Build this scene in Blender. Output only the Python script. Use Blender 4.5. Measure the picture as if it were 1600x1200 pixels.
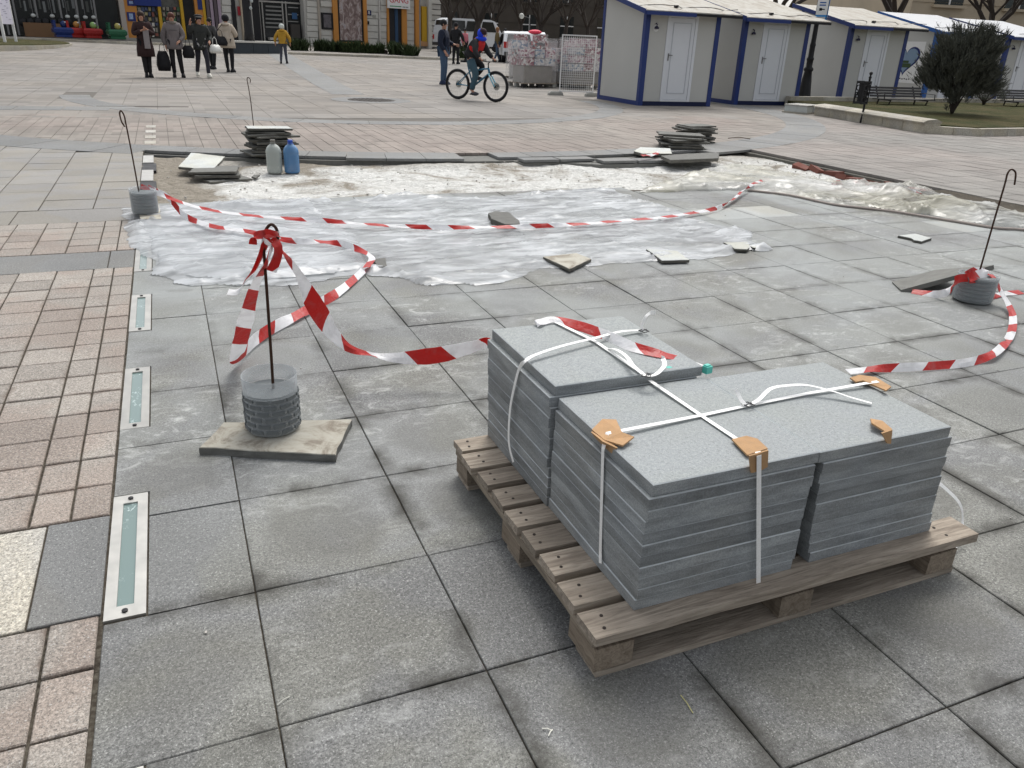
import bpy, bmesh, math, random
from mathutils import Vector, Matrix, noise as mnoise
PI = math.pi
random.seed(11)
for _o in list(bpy.data.objects):
    bpy.data.objects.remove(_o)
SC = bpy.context.scene
COL = SC.collection
# ------------------------------------------------------------------ camera
K = 0.44                                   # metres per paving slab
CAMR = ((0.922255561539474, 0.3847362599534008, -0.03771855626317872),
        (-0.12310328806010647, 0.3847734710274224, 0.9147649733472693),
        (0.3664563543974914, -0.8390038058741506, 0.40222177222322336))
CAMP = Vector((-0.12548592 * K, -6.7437779 * K, 2.85982505 * K))
FPX = 1214.4367
cam = bpy.data.cameras.new('camera'); camo = bpy.data.objects.new('camera', cam); COL.objects.link(camo)
_r = [Vector((a[0], -a[1], -a[2])) for a in CAMR]
M = Matrix((_r[0], -_r[1], -_r[2])).transposed().to_4x4(); M.translation = CAMP
camo.matrix_world = M
cam.lens = 36 * FPX / 1600; cam.sensor_width = 36; cam.clip_end = 600; cam.clip_start = .05
SC.camera = camo
# ------------------------------------------------------------------ sky, sun, exposure
SUN_EL, SUN_AZ = math.radians(58), math.radians(35)       # azimuth from +Y towards +X
w = bpy.data.worlds.new('World'); SC.world = w; w.use_nodes = True
wn = w.node_tree; wn.nodes.clear()
_out = wn.nodes.new('ShaderNodeOutputWorld'); _bg = wn.nodes.new('ShaderNodeBackground')
_sky = wn.nodes.new('ShaderNodeTexSky'); _sky.sky_type = 'NISHITA'; _sky.sun_disc = False
_sky.sun_elevation = SUN_EL; _sky.sun_rotation = SUN_AZ; _sky.air_density = 1.0; _sky.dust_density = 4.0
_hs = wn.nodes.new('ShaderNodeHueSaturation'); _hs.inputs['Saturation'].default_value = 0.22
wn.links.new(_sky.outputs[0], _hs.inputs['Color']); wn.links.new(_hs.outputs[0], _bg.inputs[0])
_bg.inputs[1].default_value = 0.15; wn.links.new(_bg.outputs[0], _out.inputs[0])
sl = bpy.data.lights.new('sun', 'SUN'); sl.energy = 1.1; sl.angle = math.radians(24); sl.color = (1, .965, .91)
so = bpy.data.objects.new('sun', sl); COL.objects.link(so)
_d = Vector((math.sin(SUN_AZ) * math.cos(SUN_EL), math.cos(SUN_AZ) * math.cos(SUN_EL), math.sin(SUN_EL)))
so.rotation_euler = _d.to_track_quat('Z', 'Y').to_euler()
SC.view_settings.view_transform = 'Standard'; SC.view_settings.look = 'None'
SC.view_settings.gamma = 1; SC.view_settings.use_curve_mapping = False
SC.view_settings.exposure = 0.45
# ------------------------------------------------------------------ helpers: places
def W(x, r, z=0.0): return Vector((x * K, -r * K, z))
def RAY(u, v):
    d = ((u - 800) / FPX, (v - 600) / FPX, 1)
    return sum((_r[i] * d[i] for i in range(3)), Vector())
SLO, SY = 0.0155, 20.0
def zg(y): return max(0.0, (y - SY) * SLO)
def P(u, v, z=0.0):
    d = RAY(u, v); return CAMP + d * ((z - CAMP.z) / d.z)
def G(u, v, up=0.0):                       # a point of the plaza (it rises gently beyond 20 m)
    p = P(u, v, up) if RAY(u, v).z < 0 else Vector((0, 1e3, 0))
    if p.y <= SY and p.y > CAMP.y: return p
    d = RAY(u, v); t = (up - SLO * SY + SLO * CAMP.y - CAMP.z) / (d.z - SLO * d.y)
    return CAMP + d * t
def PY(u, v, y):
    d = RAY(u, v); return CAMP + d * ((y - CAMP.y) / d.y)
# ------------------------------------------------------------------ helpers: meshes
class MB:
    def __init__(s): s.v = []; s.f = []; s.uv = None; s.sm = False
    def add(s, vs, fs):
        n = len(s.v); s.v += [tuple(v) for v in vs]; s.f += [tuple(i + n for i in f) for f in fs]; return s
    def box(s, c, d, rot=None, M=None):
        x, y, z = d[0] / 2, d[1] / 2, d[2] / 2
        vs = [Vector((a * x, b * y, e * z)) for e in (-1, 1) for a, b in ((-1, -1), (1, -1), (1, 1), (-1, 1))]
        if rot is not None: R = Matrix.Rotation(rot, 3, 'Z'); vs = [R @ v for v in vs]
        if M is not None: vs = [M @ v for v in vs]
        c = Vector(c)
        return s.add([v + c for v in vs], [(3, 2, 1, 0), (4, 5, 6, 7), (0, 1, 5, 4), (1, 2, 6, 5), (2, 3, 7, 6), (3, 0, 4, 7)])
    def bx(s, x0, x1, y0, y1, z0, z1): return s.box(((x0 + x1) / 2, (y0 + y1) / 2, (z0 + z1) / 2), (abs(x1 - x0), abs(y1 - y0), abs(z1 - z0)))
    def prism(s, poly, z0, z1):
        a = sum(poly[i][0] * poly[(i + 1) % len(poly)][1] - poly[(i + 1) % len(poly)][0] * poly[i][1] for i in range(len(poly)))
        if a < 0: poly = poly[::-1]
        n = len(poly)
        return s.add([(p[0], p[1], z0) for p in poly] + [(p[0], p[1], z1) for p in poly],
                     [tuple(range(n - 1, -1, -1)), tuple(range(n, 2 * n))] + [(i, (i + 1) % n, n + (i + 1) % n, n + i) for i in range(n)])
    def tube(s, pts, rad, n=8, cap=True):
        pts = [Vector(p) for p in pts]; R = rad if hasattr(rad, '__len__') else [rad] * len(pts)
        t = (pts[1] - pts[0]).normalized(); a = t.orthogonal().normalized(); vs = []
        for i, p in enumerate(pts):
            t2 = (pts[min(i + 1, len(pts) - 1)] - pts[max(i - 1, 0)])
            t2 = t2.normalized() if t2.length > 1e-9 else t
            q = t.rotation_difference(t2); a = (q @ a); a = (a - t2 * a.dot(t2)).normalized(); t = t2; b = t.cross(a)
            for k in range(n):
                g = 2 * PI * k / n; vs.append(p + (a * math.cos(g) + b * math.sin(g)) * R[i])
        m = len(pts); fs = [(i * n + k, i * n + (k + 1) % n, (i + 1) * n + (k + 1) % n, (i + 1) * n + k) for i in range(m - 1) for k in range(n)]
        if cap: fs += [tuple(range(n - 1, -1, -1)), tuple((m - 1) * n + k for k in range(n))]
        return s.add(vs, fs)
    def lathe(s, prof, n=16, c=(0, 0, 0), M=None, sx=1, sy=1):
        vs = []; c = Vector(c)
        for r, z in prof:
            for k in range(n):
                g = 2 * PI * k / n; v = Vector((r * math.cos(g) * sx, r * math.sin(g) * sy, z))
                vs.append((M @ v if M is not None else v) + c)
        m = len(prof); fs = [(i * n + k, i * n + (k + 1) % n, (i + 1) * n + (k + 1) % n, (i + 1) * n + k) for i in range(m - 1) for k in range(n)]
        fs += [tuple(range(n - 1, -1, -1)), tuple((m - 1) * n + k for k in range(n))]
        return s.add(vs, fs)
    def ball(s, c, r, n=10, sc=(1, 1, 1), M=None):
        prof = [(max(1e-4, math.sin(PI * i / n)), -math.cos(PI * i / n)) for i in range(n + 1)]
        S = Matrix.Diagonal((r * sc[0], r * sc[1], r * sc[2]))
        return s.lathe(prof, n + 2, c, (M @ S) if M is not None else S)
    def torus(s, c, R, r, nR=28, nr=6, M=None, a0=0, a1=2 * PI):
        full = abs(a1 - a0 - 2 * PI) < 1e-6; pts = []
        for i in range(nR + (0 if full else 1)):
            g = a0 + (a1 - a0) * i / nR; pts.append((g,))
        vs = []; c = Vector(c)
        for (g,) in pts:
            for k in range(nr):
                h = 2 * PI * k / nr; q = R + r * math.cos(h)
                v = Vector((q * math.cos(g), q * math.sin(g), r * math.sin(h)))
                vs.append((M @ v if M is not None else v) + c)
        m = len(pts)
        return s.add(vs, [(i * nr + k, ((i + 1) % m) * nr + k, ((i + 1) % m) * nr + (k + 1) % nr, i * nr + (k + 1) % nr) for i in range(m if full else m - 1) for k in range(nr)])
    def loft(s, rings, cap=True):
        n = len(rings[0]); vs = [v for r in rings for v in r]; m = len(rings)
        fs = [(i * n + k, i * n + (k + 1) % n, (i + 1) * n + (k + 1) % n, (i + 1) * n + k) for i in range(m - 1) for k in range(n)]
        if cap: fs += [tuple(range(n - 1, -1, -1)), tuple((m - 1) * n + k for k in range(n))]
        return s.add(vs, fs)
    def mesh(s, name='mesh', mat=None, smooth=False):
        me = bpy.data.meshes.new(name); me.from_pydata(s.v, [], s.f)
        if mat: me.materials.append(mat)
        if s.uv:
            l = me.uv_layers.new(name='UVMap'); l.data.foreach_set('uv', [c for u in [s.uv[i] for f in s.f for i in f] for c in u])
        if smooth: me.polygons.foreach_set('use_smooth', [True] * len(me.polygons))
        me.update(); return me
    def build(s, name, mat, parent=None, smooth=False, loc=None, rot=None):
        return link(name, s.mesh(name, mat, smooth), parent, loc, rot)
def link(name, me, parent=None, loc=None, rot=None):
    o = bpy.data.objects.new(name, me); COL.objects.link(o)
    if parent is not None: o.parent = parent
    if loc is not None: o.location = loc
    if rot is not None: o.rotation_euler = rot if hasattr(rot, '__len__') else (0, 0, rot)
    return o
def tag(o, label=None, cat=None, group=None, kind=None):
    if label and cat and not kind: kind = 'thing'
    for k, v in (('label', label), ('category', cat), ('group', group), ('kind', kind)):
        if v: o[k] = v
    return o
def thing(name, label, cat, loc=(0, 0, 0), rot=0, group=None):
    o = bpy.data.objects.new(name, None); o.empty_display_size = .1; COL.objects.link(o)
    o.location = loc; o.rotation_euler = rot if hasattr(rot, '__len__') else (0, 0, rot)
    return tag(o, label, cat, group)
def struct(name, mb, mat, smooth=False): return tag(mb.build(name, mat, None, smooth), kind='structure')
def copy_tree(o, parent=None):
    c = o.copy(); COL.objects.link(c); c.parent = parent
    for ch in list(o.children): copy_tree(ch, c)
    return c
def chamfer(w, d, t, b, z=0):
    mb = MB(); x, y = w / 2, d / 2
    R = lambda x, y, z: [(-x, -y, z), (x, -y, z), (x, y, z), (-x, y, z)]
    mb.add(R(x, y, z - t) + R(x, y, z - b) + R(x - b, y - b, z), [(3, 2, 1, 0), (8, 9, 10, 11)] +
           [(i + j * 4, (i + 1) % 4 + j * 4, (i + 1) % 4 + 4 + j * 4, i + 4 + j * 4) for j in (0, 1) for i in range(4)])
    return mb
_pc = {}
def slabmesh(w, d, t, b, mat):
    k = (round(w, 3), round(d, 3), t, b, mat.name)
    if k not in _pc: _pc[k] = chamfer(w, d, t, b).mesh('slab', mat)
    return _pc[k]
ORD = ['', 'second', 'third', 'fourth', 'fifth', 'sixth', 'seventh', 'eighth', 'ninth', 'tenth', 'eleventh', 'twelfth']
# ------------------------------------------------------------------ helpers: materials
class NT:
    def __init__(s, name):
        s.m = bpy.data.materials.new(name); s.m.use_nodes = True; s.t = s.m.node_tree
        s.b = s.t.nodes['Principled BSDF']; s.o = s.t.nodes['Material Output']; s._p = None
    def n(s, t, **kw):
        q = s.t.nodes.new(t)
        for k, v in kw.items(): setattr(q, k, v)
        return q
    def L(s, a, b):
        if hasattr(a, 'is_output') or isinstance(a, bpy.types.NodeSocket): s.t.links.new(a, b)
        else: b.default_value = a
    def pos(s):
        if not s._p: s._p = s.n('ShaderNodeNewGeometry').outputs['Position']
        return s._p
    def obj(s): return s.n('ShaderNodeTexCoord').outputs['Object']
    def rnd(s): return s.n('ShaderNodeObjectInfo').outputs['Random']
    def mapv(s, v, sc=(1, 1, 1), rot=(0, 0, 0), loc=(0, 0, 0)):
        q = s.n('ShaderNodeMapping'); s.L(v, q.inputs[0]); q.inputs['Scale'].default_value = sc
        q.inputs['Rotation'].default_value = rot; q.inputs['Location'].default_value = loc; return q.outputs[0]
    def noise(s, sc, det=2, vec=None, rough=.5, dist=0):
        q = s.n('ShaderNodeTexNoise'); s.L(vec if vec is not None else s.pos(), q.inputs['Vector'])
        q.inputs['Scale'].default_value = sc; q.inputs['Detail'].default_value = det
        q.inputs['Roughness'].default_value = rough; q.inputs['Distortion'].default_value = dist; return q.outputs[0]
    def vor(s, sc, vec=None, out='Distance', feat='F1'):
        q = s.n('ShaderNodeTexVoronoi', feature=feat); s.L(vec if vec is not None else s.pos(), q.inputs['Vector'])
        q.inputs['Scale'].default_value = sc; return q.outputs[out]
    def ma(s, op, a, b=0.0, c=None, clamp=False):
        q = s.n('ShaderNodeMath', operation=op, use_clamp=clamp); s.L(a, q.inputs[0]); s.L(b, q.inputs[1])
        if c is not None: s.L(c, q.inputs[2])
        return q.outputs[0]
    def mr(s, v, a, b, c=0.0, d=1.0):
        q = s.n('ShaderNodeMapRange'); s.L(v, q.inputs[0])
        for i, x in enumerate((a, b, c, d)): q.inputs[i + 1].default_value = x
        return q.outputs[0]
    def xyz(s, v):
        q = s.n('ShaderNodeSeparateXYZ'); s.L(v, q.inputs[0]); return q.outputs
    def mix(s, f, a, b, mode='MIX'):
        q = s.n('ShaderNodeMix', data_type='RGBA', blend_type=mode); s.L(f, q.inputs[0])
        s.L(col(a), q.inputs[6]); s.L(col(b), q.inputs[7]); return q.outputs[2]
    def ramp(s, f, stops):
        q = s.n('ShaderNodeValToRGB'); s.L(f, q.inputs[0]); e = q.color_ramp.elements
        e[0].position, e[0].color = stops[0][0], col(stops[0][1]); e[1].position, e[1].color = stops[-1][0], col(stops[-1][1])
        for p, c in stops[1:-1]: x = e.new(p); x.color = col(c)
        return q.outputs[0]
    def scale(s, c, f):
        q = s.n('ShaderNodeVectorMath', operation='SCALE'); s.L(c[:3] if isinstance(c, tuple) else c, q.inputs[0]); s.L(f, q.inputs['Scale']); return q.outputs[0]
    def bump(s, h, st=.3, d=.01):
        q = s.n('ShaderNodeBump'); q.inputs['Strength'].default_value = st; q.inputs['Distance'].default_value = d
        s.L(h, q.inputs['Height']); s.L(q.outputs[0], s.b.inputs['Normal'])
    def film(s, c, f):
        q = s.n('ShaderNodeBsdfTranslucent'); s.L(col(c), q.inputs[0]); m = s.n('ShaderNodeMixShader'); s.L(f, m.inputs[0])
        s.t.links.new(s.b.outputs[0], m.inputs[1]); s.t.links.new(q.outputs[0], m.inputs[2]); s.t.links.new(m.outputs[0], s.o.inputs['Surface'])
    def done(s, c=None, rough=.8, spec=.3, metal=0, **kw):
        if c is not None: s.L(col(c), s.b.inputs['Base Color'])
        s.L(rough, s.b.inputs['Roughness']); s.b.inputs['Specular IOR Level'].default_value = spec
        s.b.inputs['Metallic'].default_value = metal
        for k, v in kw.items(): s.L(v, s.b.inputs[k])
        return s.m
def col(c):
    if isinstance(c, (int, float)): return (c, c, c, 1)
    if isinstance(c, tuple) and len(c) == 3: return c + (1,)
    return c
_pm = {}
def plain(c, rough=.7, metal=0, spec=.3, var=.12, sc=6, bump=0):
    k = (c, rough, metal, spec, var, sc, bump)
    if k not in _pm:
        t = NT('plain'); a = t.ma('MULTIPLY_ADD', t.noise(sc, 4, rough=.6), 2 * var, 1 - var)
        a = t.ma('ADD', a, t.mr(t.rnd(), 0, 1, -var * .4, var * .4))
        if bump: t.bump(t.noise(sc * 12, 3), bump, .005)
        _pm[k] = t.done(t.scale(col(c), a), t.mr(t.noise(sc * 2, 2), .3, .7, rough * .85, min(1, rough * 1.15)), spec, metal)
    return _pm[k]
# ------------------------------------------------------------------ materials
def granite(name, c, speck=.35, sscale=330, half=None, scuff=0.0, dirt=.75, warm=(1, .97, .9), rnd=.1, rough=.75, blotch=.16, joint=.055, dirtc=(.04, .038, .032), specks=1.0, wetk=1.0):
    t = NT(name)
    sp = t.noise(sscale, 2, rough=.7); sp2 = t.noise(sscale * .45, 1)
    f = t.ma('MULTIPLY_ADD', t.mr(sp, .3, .7), 2 * speck, 1 - speck)
    f = t.ma('MULTIPLY', f, t.mr(sp2, .3, .7, 1 - speck * .4, 1 + speck * .4))
    bl = t.noise(2.1, 6, rough=.6, dist=.4); f = t.ma('MULTIPLY', f, t.mr(bl, .3, .7, 1 - blotch, 1 + blotch))
    f = t.ma('MULTIPLY', f, t.mr(t.noise(.55, 3), .3, .7, .9, 1.1))
    f = t.ma('MULTIPLY', f, t.mr(t.rnd(), 0, 1, 1 - rnd, 1 + rnd))
    hue = t.mix(t.mr(t.noise(2.0, 4, dist=.8), .44, .56), c, tuple(a * b for a, b in zip(c, warm)))
    sp3 = t.noise(115, 3, rough=.8); f = t.ma('MULTIPLY', f, t.mr(sp3, .35, .65, 1 - speck * .75, 1 + speck * .85))
    cc = t.scale(hue, f)
    cc = t.mix(t.mr(t.noise(210, 1, rough=.3), .66, .72, 0, .55 * specks), cc, (.5, .5, .48))
    cc = t.mix(t.mr(t.noise(190, 1, rough=.3, vec=t.mapv(t.pos(), (1, 1, 1), (0, 0, 0), (7, 3, 1))), .66, .72, 0, .6 * specks), cc, (.03, .03, .03))
    if scuff:
        v = t.mapv(t.pos(), (1, 1.7, 1), (0, 0, .5))
        s1 = t.noise(9, 7, v, .72, 1.2); s2 = t.noise(1.1, 3)
        y = t.xyz(t.pos())[1]
        reg = t.mr(y, -2.2, -.6, .3, 1.0)
        msk = t.ma('MULTIPLY', t.mr(s1, .52, .68), t.ma('MULTIPLY', t.mr(s2, .42, .62), reg))
        cc = t.mix(t.ma('MULTIPLY', msk, scuff), cc, (.5, .51, .49))
        big = t.ma('MULTIPLY', t.mr(t.noise(.9, 4, dist=1), .35, .6), t.mr(y, -1.6, .6, .05, .7))
        cc = t.mix(big, cc, (.31, .33, .325))  # farther slabs paler: dust, with grazing sky sheen put into the colour
    if half:
        x, y, _z = t.xyz(t.obj())
        w = t.ma('MULTIPLY_ADD', t.noise(14, 4), .05, -.025)
        dx = t.ma('SUBTRACT', half[0], t.ma('ABSOLUTE', t.ma('ADD', x, w))); dy = t.ma('SUBTRACT', half[1], t.ma('ABSOLUTE', t.ma('ADD', y, w)))
        d = t.ma('MINIMUM', dx, dy)
        e = t.ma('MULTIPLY', t.mr(d, joint, -.004), t.mr(t.noise(2.6, 4, rough=.65), .47, .59, .03, 1.3))
        wy = t.xyz(t.pos())[1]; e = t.ma('MULTIPLY', e, t.mr(wy, -1.0, 1.6, 1.0, .3))
        cc = t.mix(t.ma('MULTIPLY', e, dirt, clamp=True), cc, dirtc)
        # a damp drying patch in the middle of some slabs
        q = t.ma('POWER', t.ma('ADD', t.ma('POWER', t.ma('ABSOLUTE', t.ma('DIVIDE', x, half[0])), 2.5), t.ma('POWER', t.ma('ABSOLUTE', t.ma('DIVIDE', y, half[1])), 2.5)), .4)
        q = t.ma('ADD', q, t.ma('MULTIPLY_ADD', t.noise(5, 4), .9, -.45))
        wet = t.ma('MULTIPLY', t.ma('MULTIPLY', t.mr(q, .78, .5), t.mr(wy, -1.0, .8, wetk, wetk * .22)), t.mr(t.rnd(), .25, .75, 0, .42))
        cc = t.mix(wet, cc, (.09, .088, .078))
    t.bump(t.ma('ADD', sp, t.ma('MULTIPLY', bl, .6)), .35, .0025)
    return t.done(cc, t.mr(bl, .3, .7, rough - .1, rough + .08), .35)
SL = K / 2 - .003
M_SLAB = granite('dark grey granite slab', (.160, .162, .160), speck=.42, half=(SL, SL), scuff=.95, warm=(1, .99, .91), blotch=.22)
M_SLABW = granite('dusty grey granite slab', (.34, .35, .34), speck=.15, half=(SL, SL), scuff=.5)
M_NEW = granite('new grey granite', (.275, .295, .30), speck=.16, specks=.45, sscale=420, scuff=0, rnd=.03, blotch=.05, warm=(1, 1, .97))
def _saw():
    t = NT('sawn granite edge'); v = t.mapv(t.pos(), (1, 1, 5))
    f = t.ma('MULTIPLY', t.mr(t.noise(300, 2), .3, .7, .8, 1.2), t.mr(t.noise(7, 5, v, .65), .3, .7, .7, 1.3))
    f = t.ma('MULTIPLY', f, t.mr(t.rnd(), 0, 1, .8, 1.2))
    c = t.mix(t.mr(t.noise(2.5, 3), .35, .65), (.235, .255, .268), (.26, .265, .255)); return t.done(t.scale(c, f), .6, .35)
M_SAW = _saw()
M_EDGE = plain((.42, .45, .46), .6, var=.4, sc=30)
M_BAND = granite('blue grey granite band', (.18, .184, .182), speck=.25, half=None, scuff=0, warm=(1, .98, .95))
M_PINK = granite('pinkish granite sett', (.28, .238, .205), speck=.38, sscale=300, half=(.09, .09), dirt=.75, warm=(1, 1.07, 1.1), rnd=.13, joint=.022, blotch=.14, dirtc=(.10, .062, .042), wetk=.15)
M_PALE = granite('pale speckled granite', (.40, .385, .35), speck=.4, sscale=260, rnd=.06)
M_PALEF = granite('pale plaza granite', (.245, .238, .225), speck=.15, rnd=.08, blotch=.12)
def _far(name, c1, c2, sx, sy, a=.14):
    t = NT(name); v = t.mapv(t.pos(), (1 / sx, 1 / sy, 1))
    q = t.n('ShaderNodeTexWhiteNoise', noise_dimensions='2D')
    fl = t.n('ShaderNodeVectorMath', operation='FLOOR'); t.L(v, fl.inputs[0]); t.L(fl.outputs[0], q.inputs['Vector'])
    f = t.ma('MULTIPLY', t.mr(q.outputs[0], 0, 1, 1 - a, 1 + a), t.mr(t.noise(.5, 5, rough=.6), .3, .7, .86, 1.12))
    f = t.ma('MULTIPLY', f, t.mr(t.noise(60, 3), .3, .7, .88, 1.12))
    c = t.mix(t.mr(t.noise(.25, 4, dist=.5), .4, .6), c1, c2); return t.done(t.scale(c, f), .8, .3)
M_MID = _far('pink beige setts', (.25, .215, .19), (.235, .215, .19), .185, .31)
M_FARP = _far('beige plaza slabs', (.235, .215, .19), (.22, .207, .19), .55, .44)
M_RIGHT = _far('grey beige setts', (.235, .225, .208), (.25, .225, .205), .185, .37)
def _bed():
    t = NT('joint sand and soil'); c = t.mix(t.mr(t.noise(3, 4), .35, .65), (.035, .03, .024), (.075, .062, .048))
    t.bump(t.noise(60, 4), .6, .01); return t.done(t.mix(t.mr(t.noise(90, 3), .4, .7), c, (.11, .1, .08)), .95, .1)
M_BED = _bed()
M_JNT = plain((.13, .12, .105), .9, var=.2, sc=4)
def _pit():
    t = NT('mortar covered pit floor')
    a = t.noise(1.3, 8, rough=.68, dist=.8); b = t.noise(14, 6, t.mapv(t.pos(), (1, 1.6, 1), (0, 0, .4)), .75, 1.5)
    x, y, z = t.xyz(t.pos())
    brown = t.mix(t.mr(b, .35, .65), (.16, .14, .11), (.36, .33, .28)); white = t.mix(t.mr(b, .38, .6), (.40, .40, .38), (.74, .74, .71))
    m = t.ma('ADD', t.mr(a, .36, .5), t.mr(x, .35, .05, 0, -1.2)); m = t.ma('ADD', m, t.mr(y, 5.45, 5.9, 0, -.7), clamp=True)
    t.bump(t.ma('ADD', b, t.noise(60, 4)), .7, .02)
    return t.done(t.mix(m, brown, white), .95, .1)
M_PIT = _pit()
def _wood(name, c1, c2, sc=1.0, axis=0):
    t = NT(name); s = [22, 22, 22]; s[axis] = 1.6
    v = t.mapv(t.obj(), tuple(s)); g = t.noise(2.2 * sc, 6, v, .65, 1.2); g2 = t.noise(9 * sc, 4, v, .6)
    off = t.n('ShaderNodeVectorMath', operation='ADD'); t.L(v, off.inputs[0])
    sc3 = t.n('ShaderNodeVectorMath', operation='SCALE'); sc3.inputs[0].default_value = (37, 11, 23); t.L(t.rnd(), sc3.inputs['Scale']); t.L(sc3.outputs[0], off.inputs[1])
    g = t.noise(2.2 * sc, 6, off.outputs[0], .65, 1.4)
    c = t.mix(t.mr(g, .35, .65), c1, c2); c = t.mix(t.mr(g2, .55, .7, 0, .5), c, tuple(x * .35 for x in c1))
    c = t.mix(t.mr(t.noise(7, 4), .5, .75, 0, .55), c, tuple(x * .55 for x in c2))
    f = t.mr(t.rnd(), 0, 1, .8, 1.2); t.bump(t.ma('ADD', g, g2), .5, .004)
    return t.done(t.scale(c, f), .85, .2)
M_WOODX = _wood('weathered pallet board', (.21, .175, .14), (.41, .355, .29), axis=0)
M_WOODY = _wood('weathered pallet stringer', (.18, .15, .115), (.33, .28, .22), axis=1)
M_WOODE = _wood('pallet block', (.17, .135, .1), (.3, .25, .195), axis=1)
M_NAIL = plain((.03, .022, .018), .7)
def _tape():
    t = NT('red and white barrier film'); uv = t.n('ShaderNodeTexCoord').outputs['UV']; u, v, _ = t.xyz(uv)
    a = t.ma('FRACT', t.ma('ADD', t.ma('DIVIDE', u, .30), t.ma('MULTIPLY', v, .16)))
    s = t.ma('LESS_THAN', a, .5)
    c = t.mix(s, (.90, .90, .91), (.62, .035, .03)); c = t.mix(t.mr(t.noise(25, 4), .5, .75, 0, .25), c, (.35, .33, .32))
    t.bump(t.noise(38, 4, dist=1), .6, .006); t.film(c, .42)
    return t.done(c, .35, .5)
M_TAPE = _tape()
def _strap():
    t = NT('white woven strap'); return t.done(t.mix(t.mr(t.noise(300, 2), .4, .6), (.82, .82, .8), (.9, .9, .89)), .45, .45)
M_STRAP = _strap()
def _plastic(name, c, alpha, yel=None):
    t = NT(name); n1 = t.noise(2.2, 5, dist=.5); n2 = t.noise(4.2, 3, t.mapv(t.pos(), (.7, 2.2, 1), (0, 0, .08)), .5, .8)
    al = t.ma('ADD', t.mr(n1, .35, .65, alpha - .16, alpha + .16), t.mr(n2, .42, .66, -.06, .34), clamp=True)
    cc = t.mix(t.mr(n2, .35, .7), tuple(x * .92 for x in c), tuple(min(.92, x * 1.08) for x in c))
    if yel: cc = t.mix(t.mr(t.noise(1.1, 3), .38, .6), cc, yel)
    t.bump(t.ma('ADD', n2, t.ma('MULTIPLY', t.noise(16, 2, t.mapv(t.pos(), (.5, 1.6, 1))), .2)), .35, .012)
    q = t.n('ShaderNodeBsdfTranslucent'); t.L(cc, q.inputs[0]); tr = t.n('ShaderNodeBsdfTransparent')
    m = t.n('ShaderNodeMixShader'); m.inputs[0].default_value = .3; t.t.links.new(t.b.outputs[0], m.inputs[1]); t.t.links.new(q.outputs[0], m.inputs[2])
    m2 = t.n('ShaderNodeMixShader'); t.L(al, m2.inputs[0]); t.t.links.new(tr.outputs[0], m2.inputs[1]); t.t.links.new(m.outputs[0], m2.inputs[2]); t.t.links.new(m2.outputs[0], t.o.inputs['Surface'])
    return t.done(cc, t.mr(n2, .3, .7, .16, .34), .6)
M_SHEET = _plastic('thin white plastic sheeting', (.64, .665, .685), .56)
M_SHEETY = _plastic('thicker yellowish plastic sheeting', (.56, .565, .54), .62, (.47, .455, .36))
def _clear(name, c, alpha, rough=.12):
    t = NT(name); lw = t.n('ShaderNodeLayerWeight'); lw.inputs[0].default_value = .4
    a = t.ma('MULTIPLY_ADD', lw.outputs['Facing'], .5, alpha, clamp=True)
    t.bump(t.noise(30, 2), .2, .004)
    return t.done(c, rough, .5, Alpha=a)
M_CLEAR = _clear('clear bottle plastic', (.62, .66, .68), .16)
M_BOTW = _clear('milky clear bottle plastic', (.42, .45, .42), .72, .2)
M_BOTB = _clear('blue bottle plastic', (.09, .22, .42), .74, .2)
M_RUST = plain((.06, .032, .02), .75, .4, var=.3, sc=40)
M_STEELD = plain((.025, .022, .02), .6, .5, var=.2, sc=40)
M_CONC = plain((.15, .165, .17), .85, var=.25, sc=30, bump=.4)
M_CONCL = plain((.3, .3, .28), .9, var=.2, sc=12, bump=.4)
def _dirty():
    t = NT('mortar smeared slab'); a = t.noise(7, 7, rough=.7, dist=1); c = t.ramp(a, [(.3, (.5, .49, .44)), (.5, (.42, .40, .34)), (.62, (.24, .21, .17)), (.75, (.44, .43, .4))])
    t.bump(t.noise(50, 5), .5, .004); return t.done(t.scale(c, t.mr(t.rnd(), 0, 1, .85, 1.15)), .9, .15)
M_DIRTY = _dirty()
M_LOOSE = granite('pale dusty slab face', (.5, .52, .5), speck=.12, rnd=.12)
M_OLDE = plain((.12, .115, .10), .95, var=.5, sc=25, bump=.6)
M_OLD2 = plain((.16, .16, .148), .95, var=.4, sc=20, bump=.6)
M_STONE = granite('weathered limestone', (.36, .34, .29), speck=.25, sscale=90, blotch=.25, scuff=0, rnd=.14)
M_CARD = plain((.44, .27, .14), .85, var=.25, sc=40, bump=.3)
M_STAINL = plain((.42, .415, .39), .42, .7, var=.3, sc=14)
def _glass():
    t = NT('frosted light glass'); a = t.noise(60, 5, t.mapv(t.pos(), (1, .5, 1)), .7, 1.5)
    c = t.mix(t.ma('MULTIPLY', t.mr(a, .56, .62), t.mr(t.noise(8, 3), .5, .6)), (.15, .215, .205), (.45, .55, .53)); return t.done(c, .12, .6)
M_LENS = _glass()
M_BLUE = plain((.006, .026, .15), .4, spec=.5, var=.1)
M_BLUEL = plain((.012, .09, .32), .4, spec=.5, var=.1)
M_PANEL = plain((.48, .48, .455), .55, var=.09, sc=1.2)
M_DOORW = plain((.66, .68, .71), .35, spec=.5, var=.03)
M_WHITE = plain((.75, .75, .74), .5, var=.06)
M_BLACK = plain((.012, .012, .014), .5, var=.2)
M_GREY = plain((.2, .2, .2), .6)
def _roof():
    t = NT('worn membrane roof'); a = t.noise(5, 7, t.mapv(t.pos(), (1, .35, 1)), .7, .8)
    return t.done(t.ramp(a, [(.3, (.5, .49, .45)), (.5, (.44, .42, .37)), (.65, (.33, .29, .24)), (.75, (.52, .5, .46))]), .8)
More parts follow.
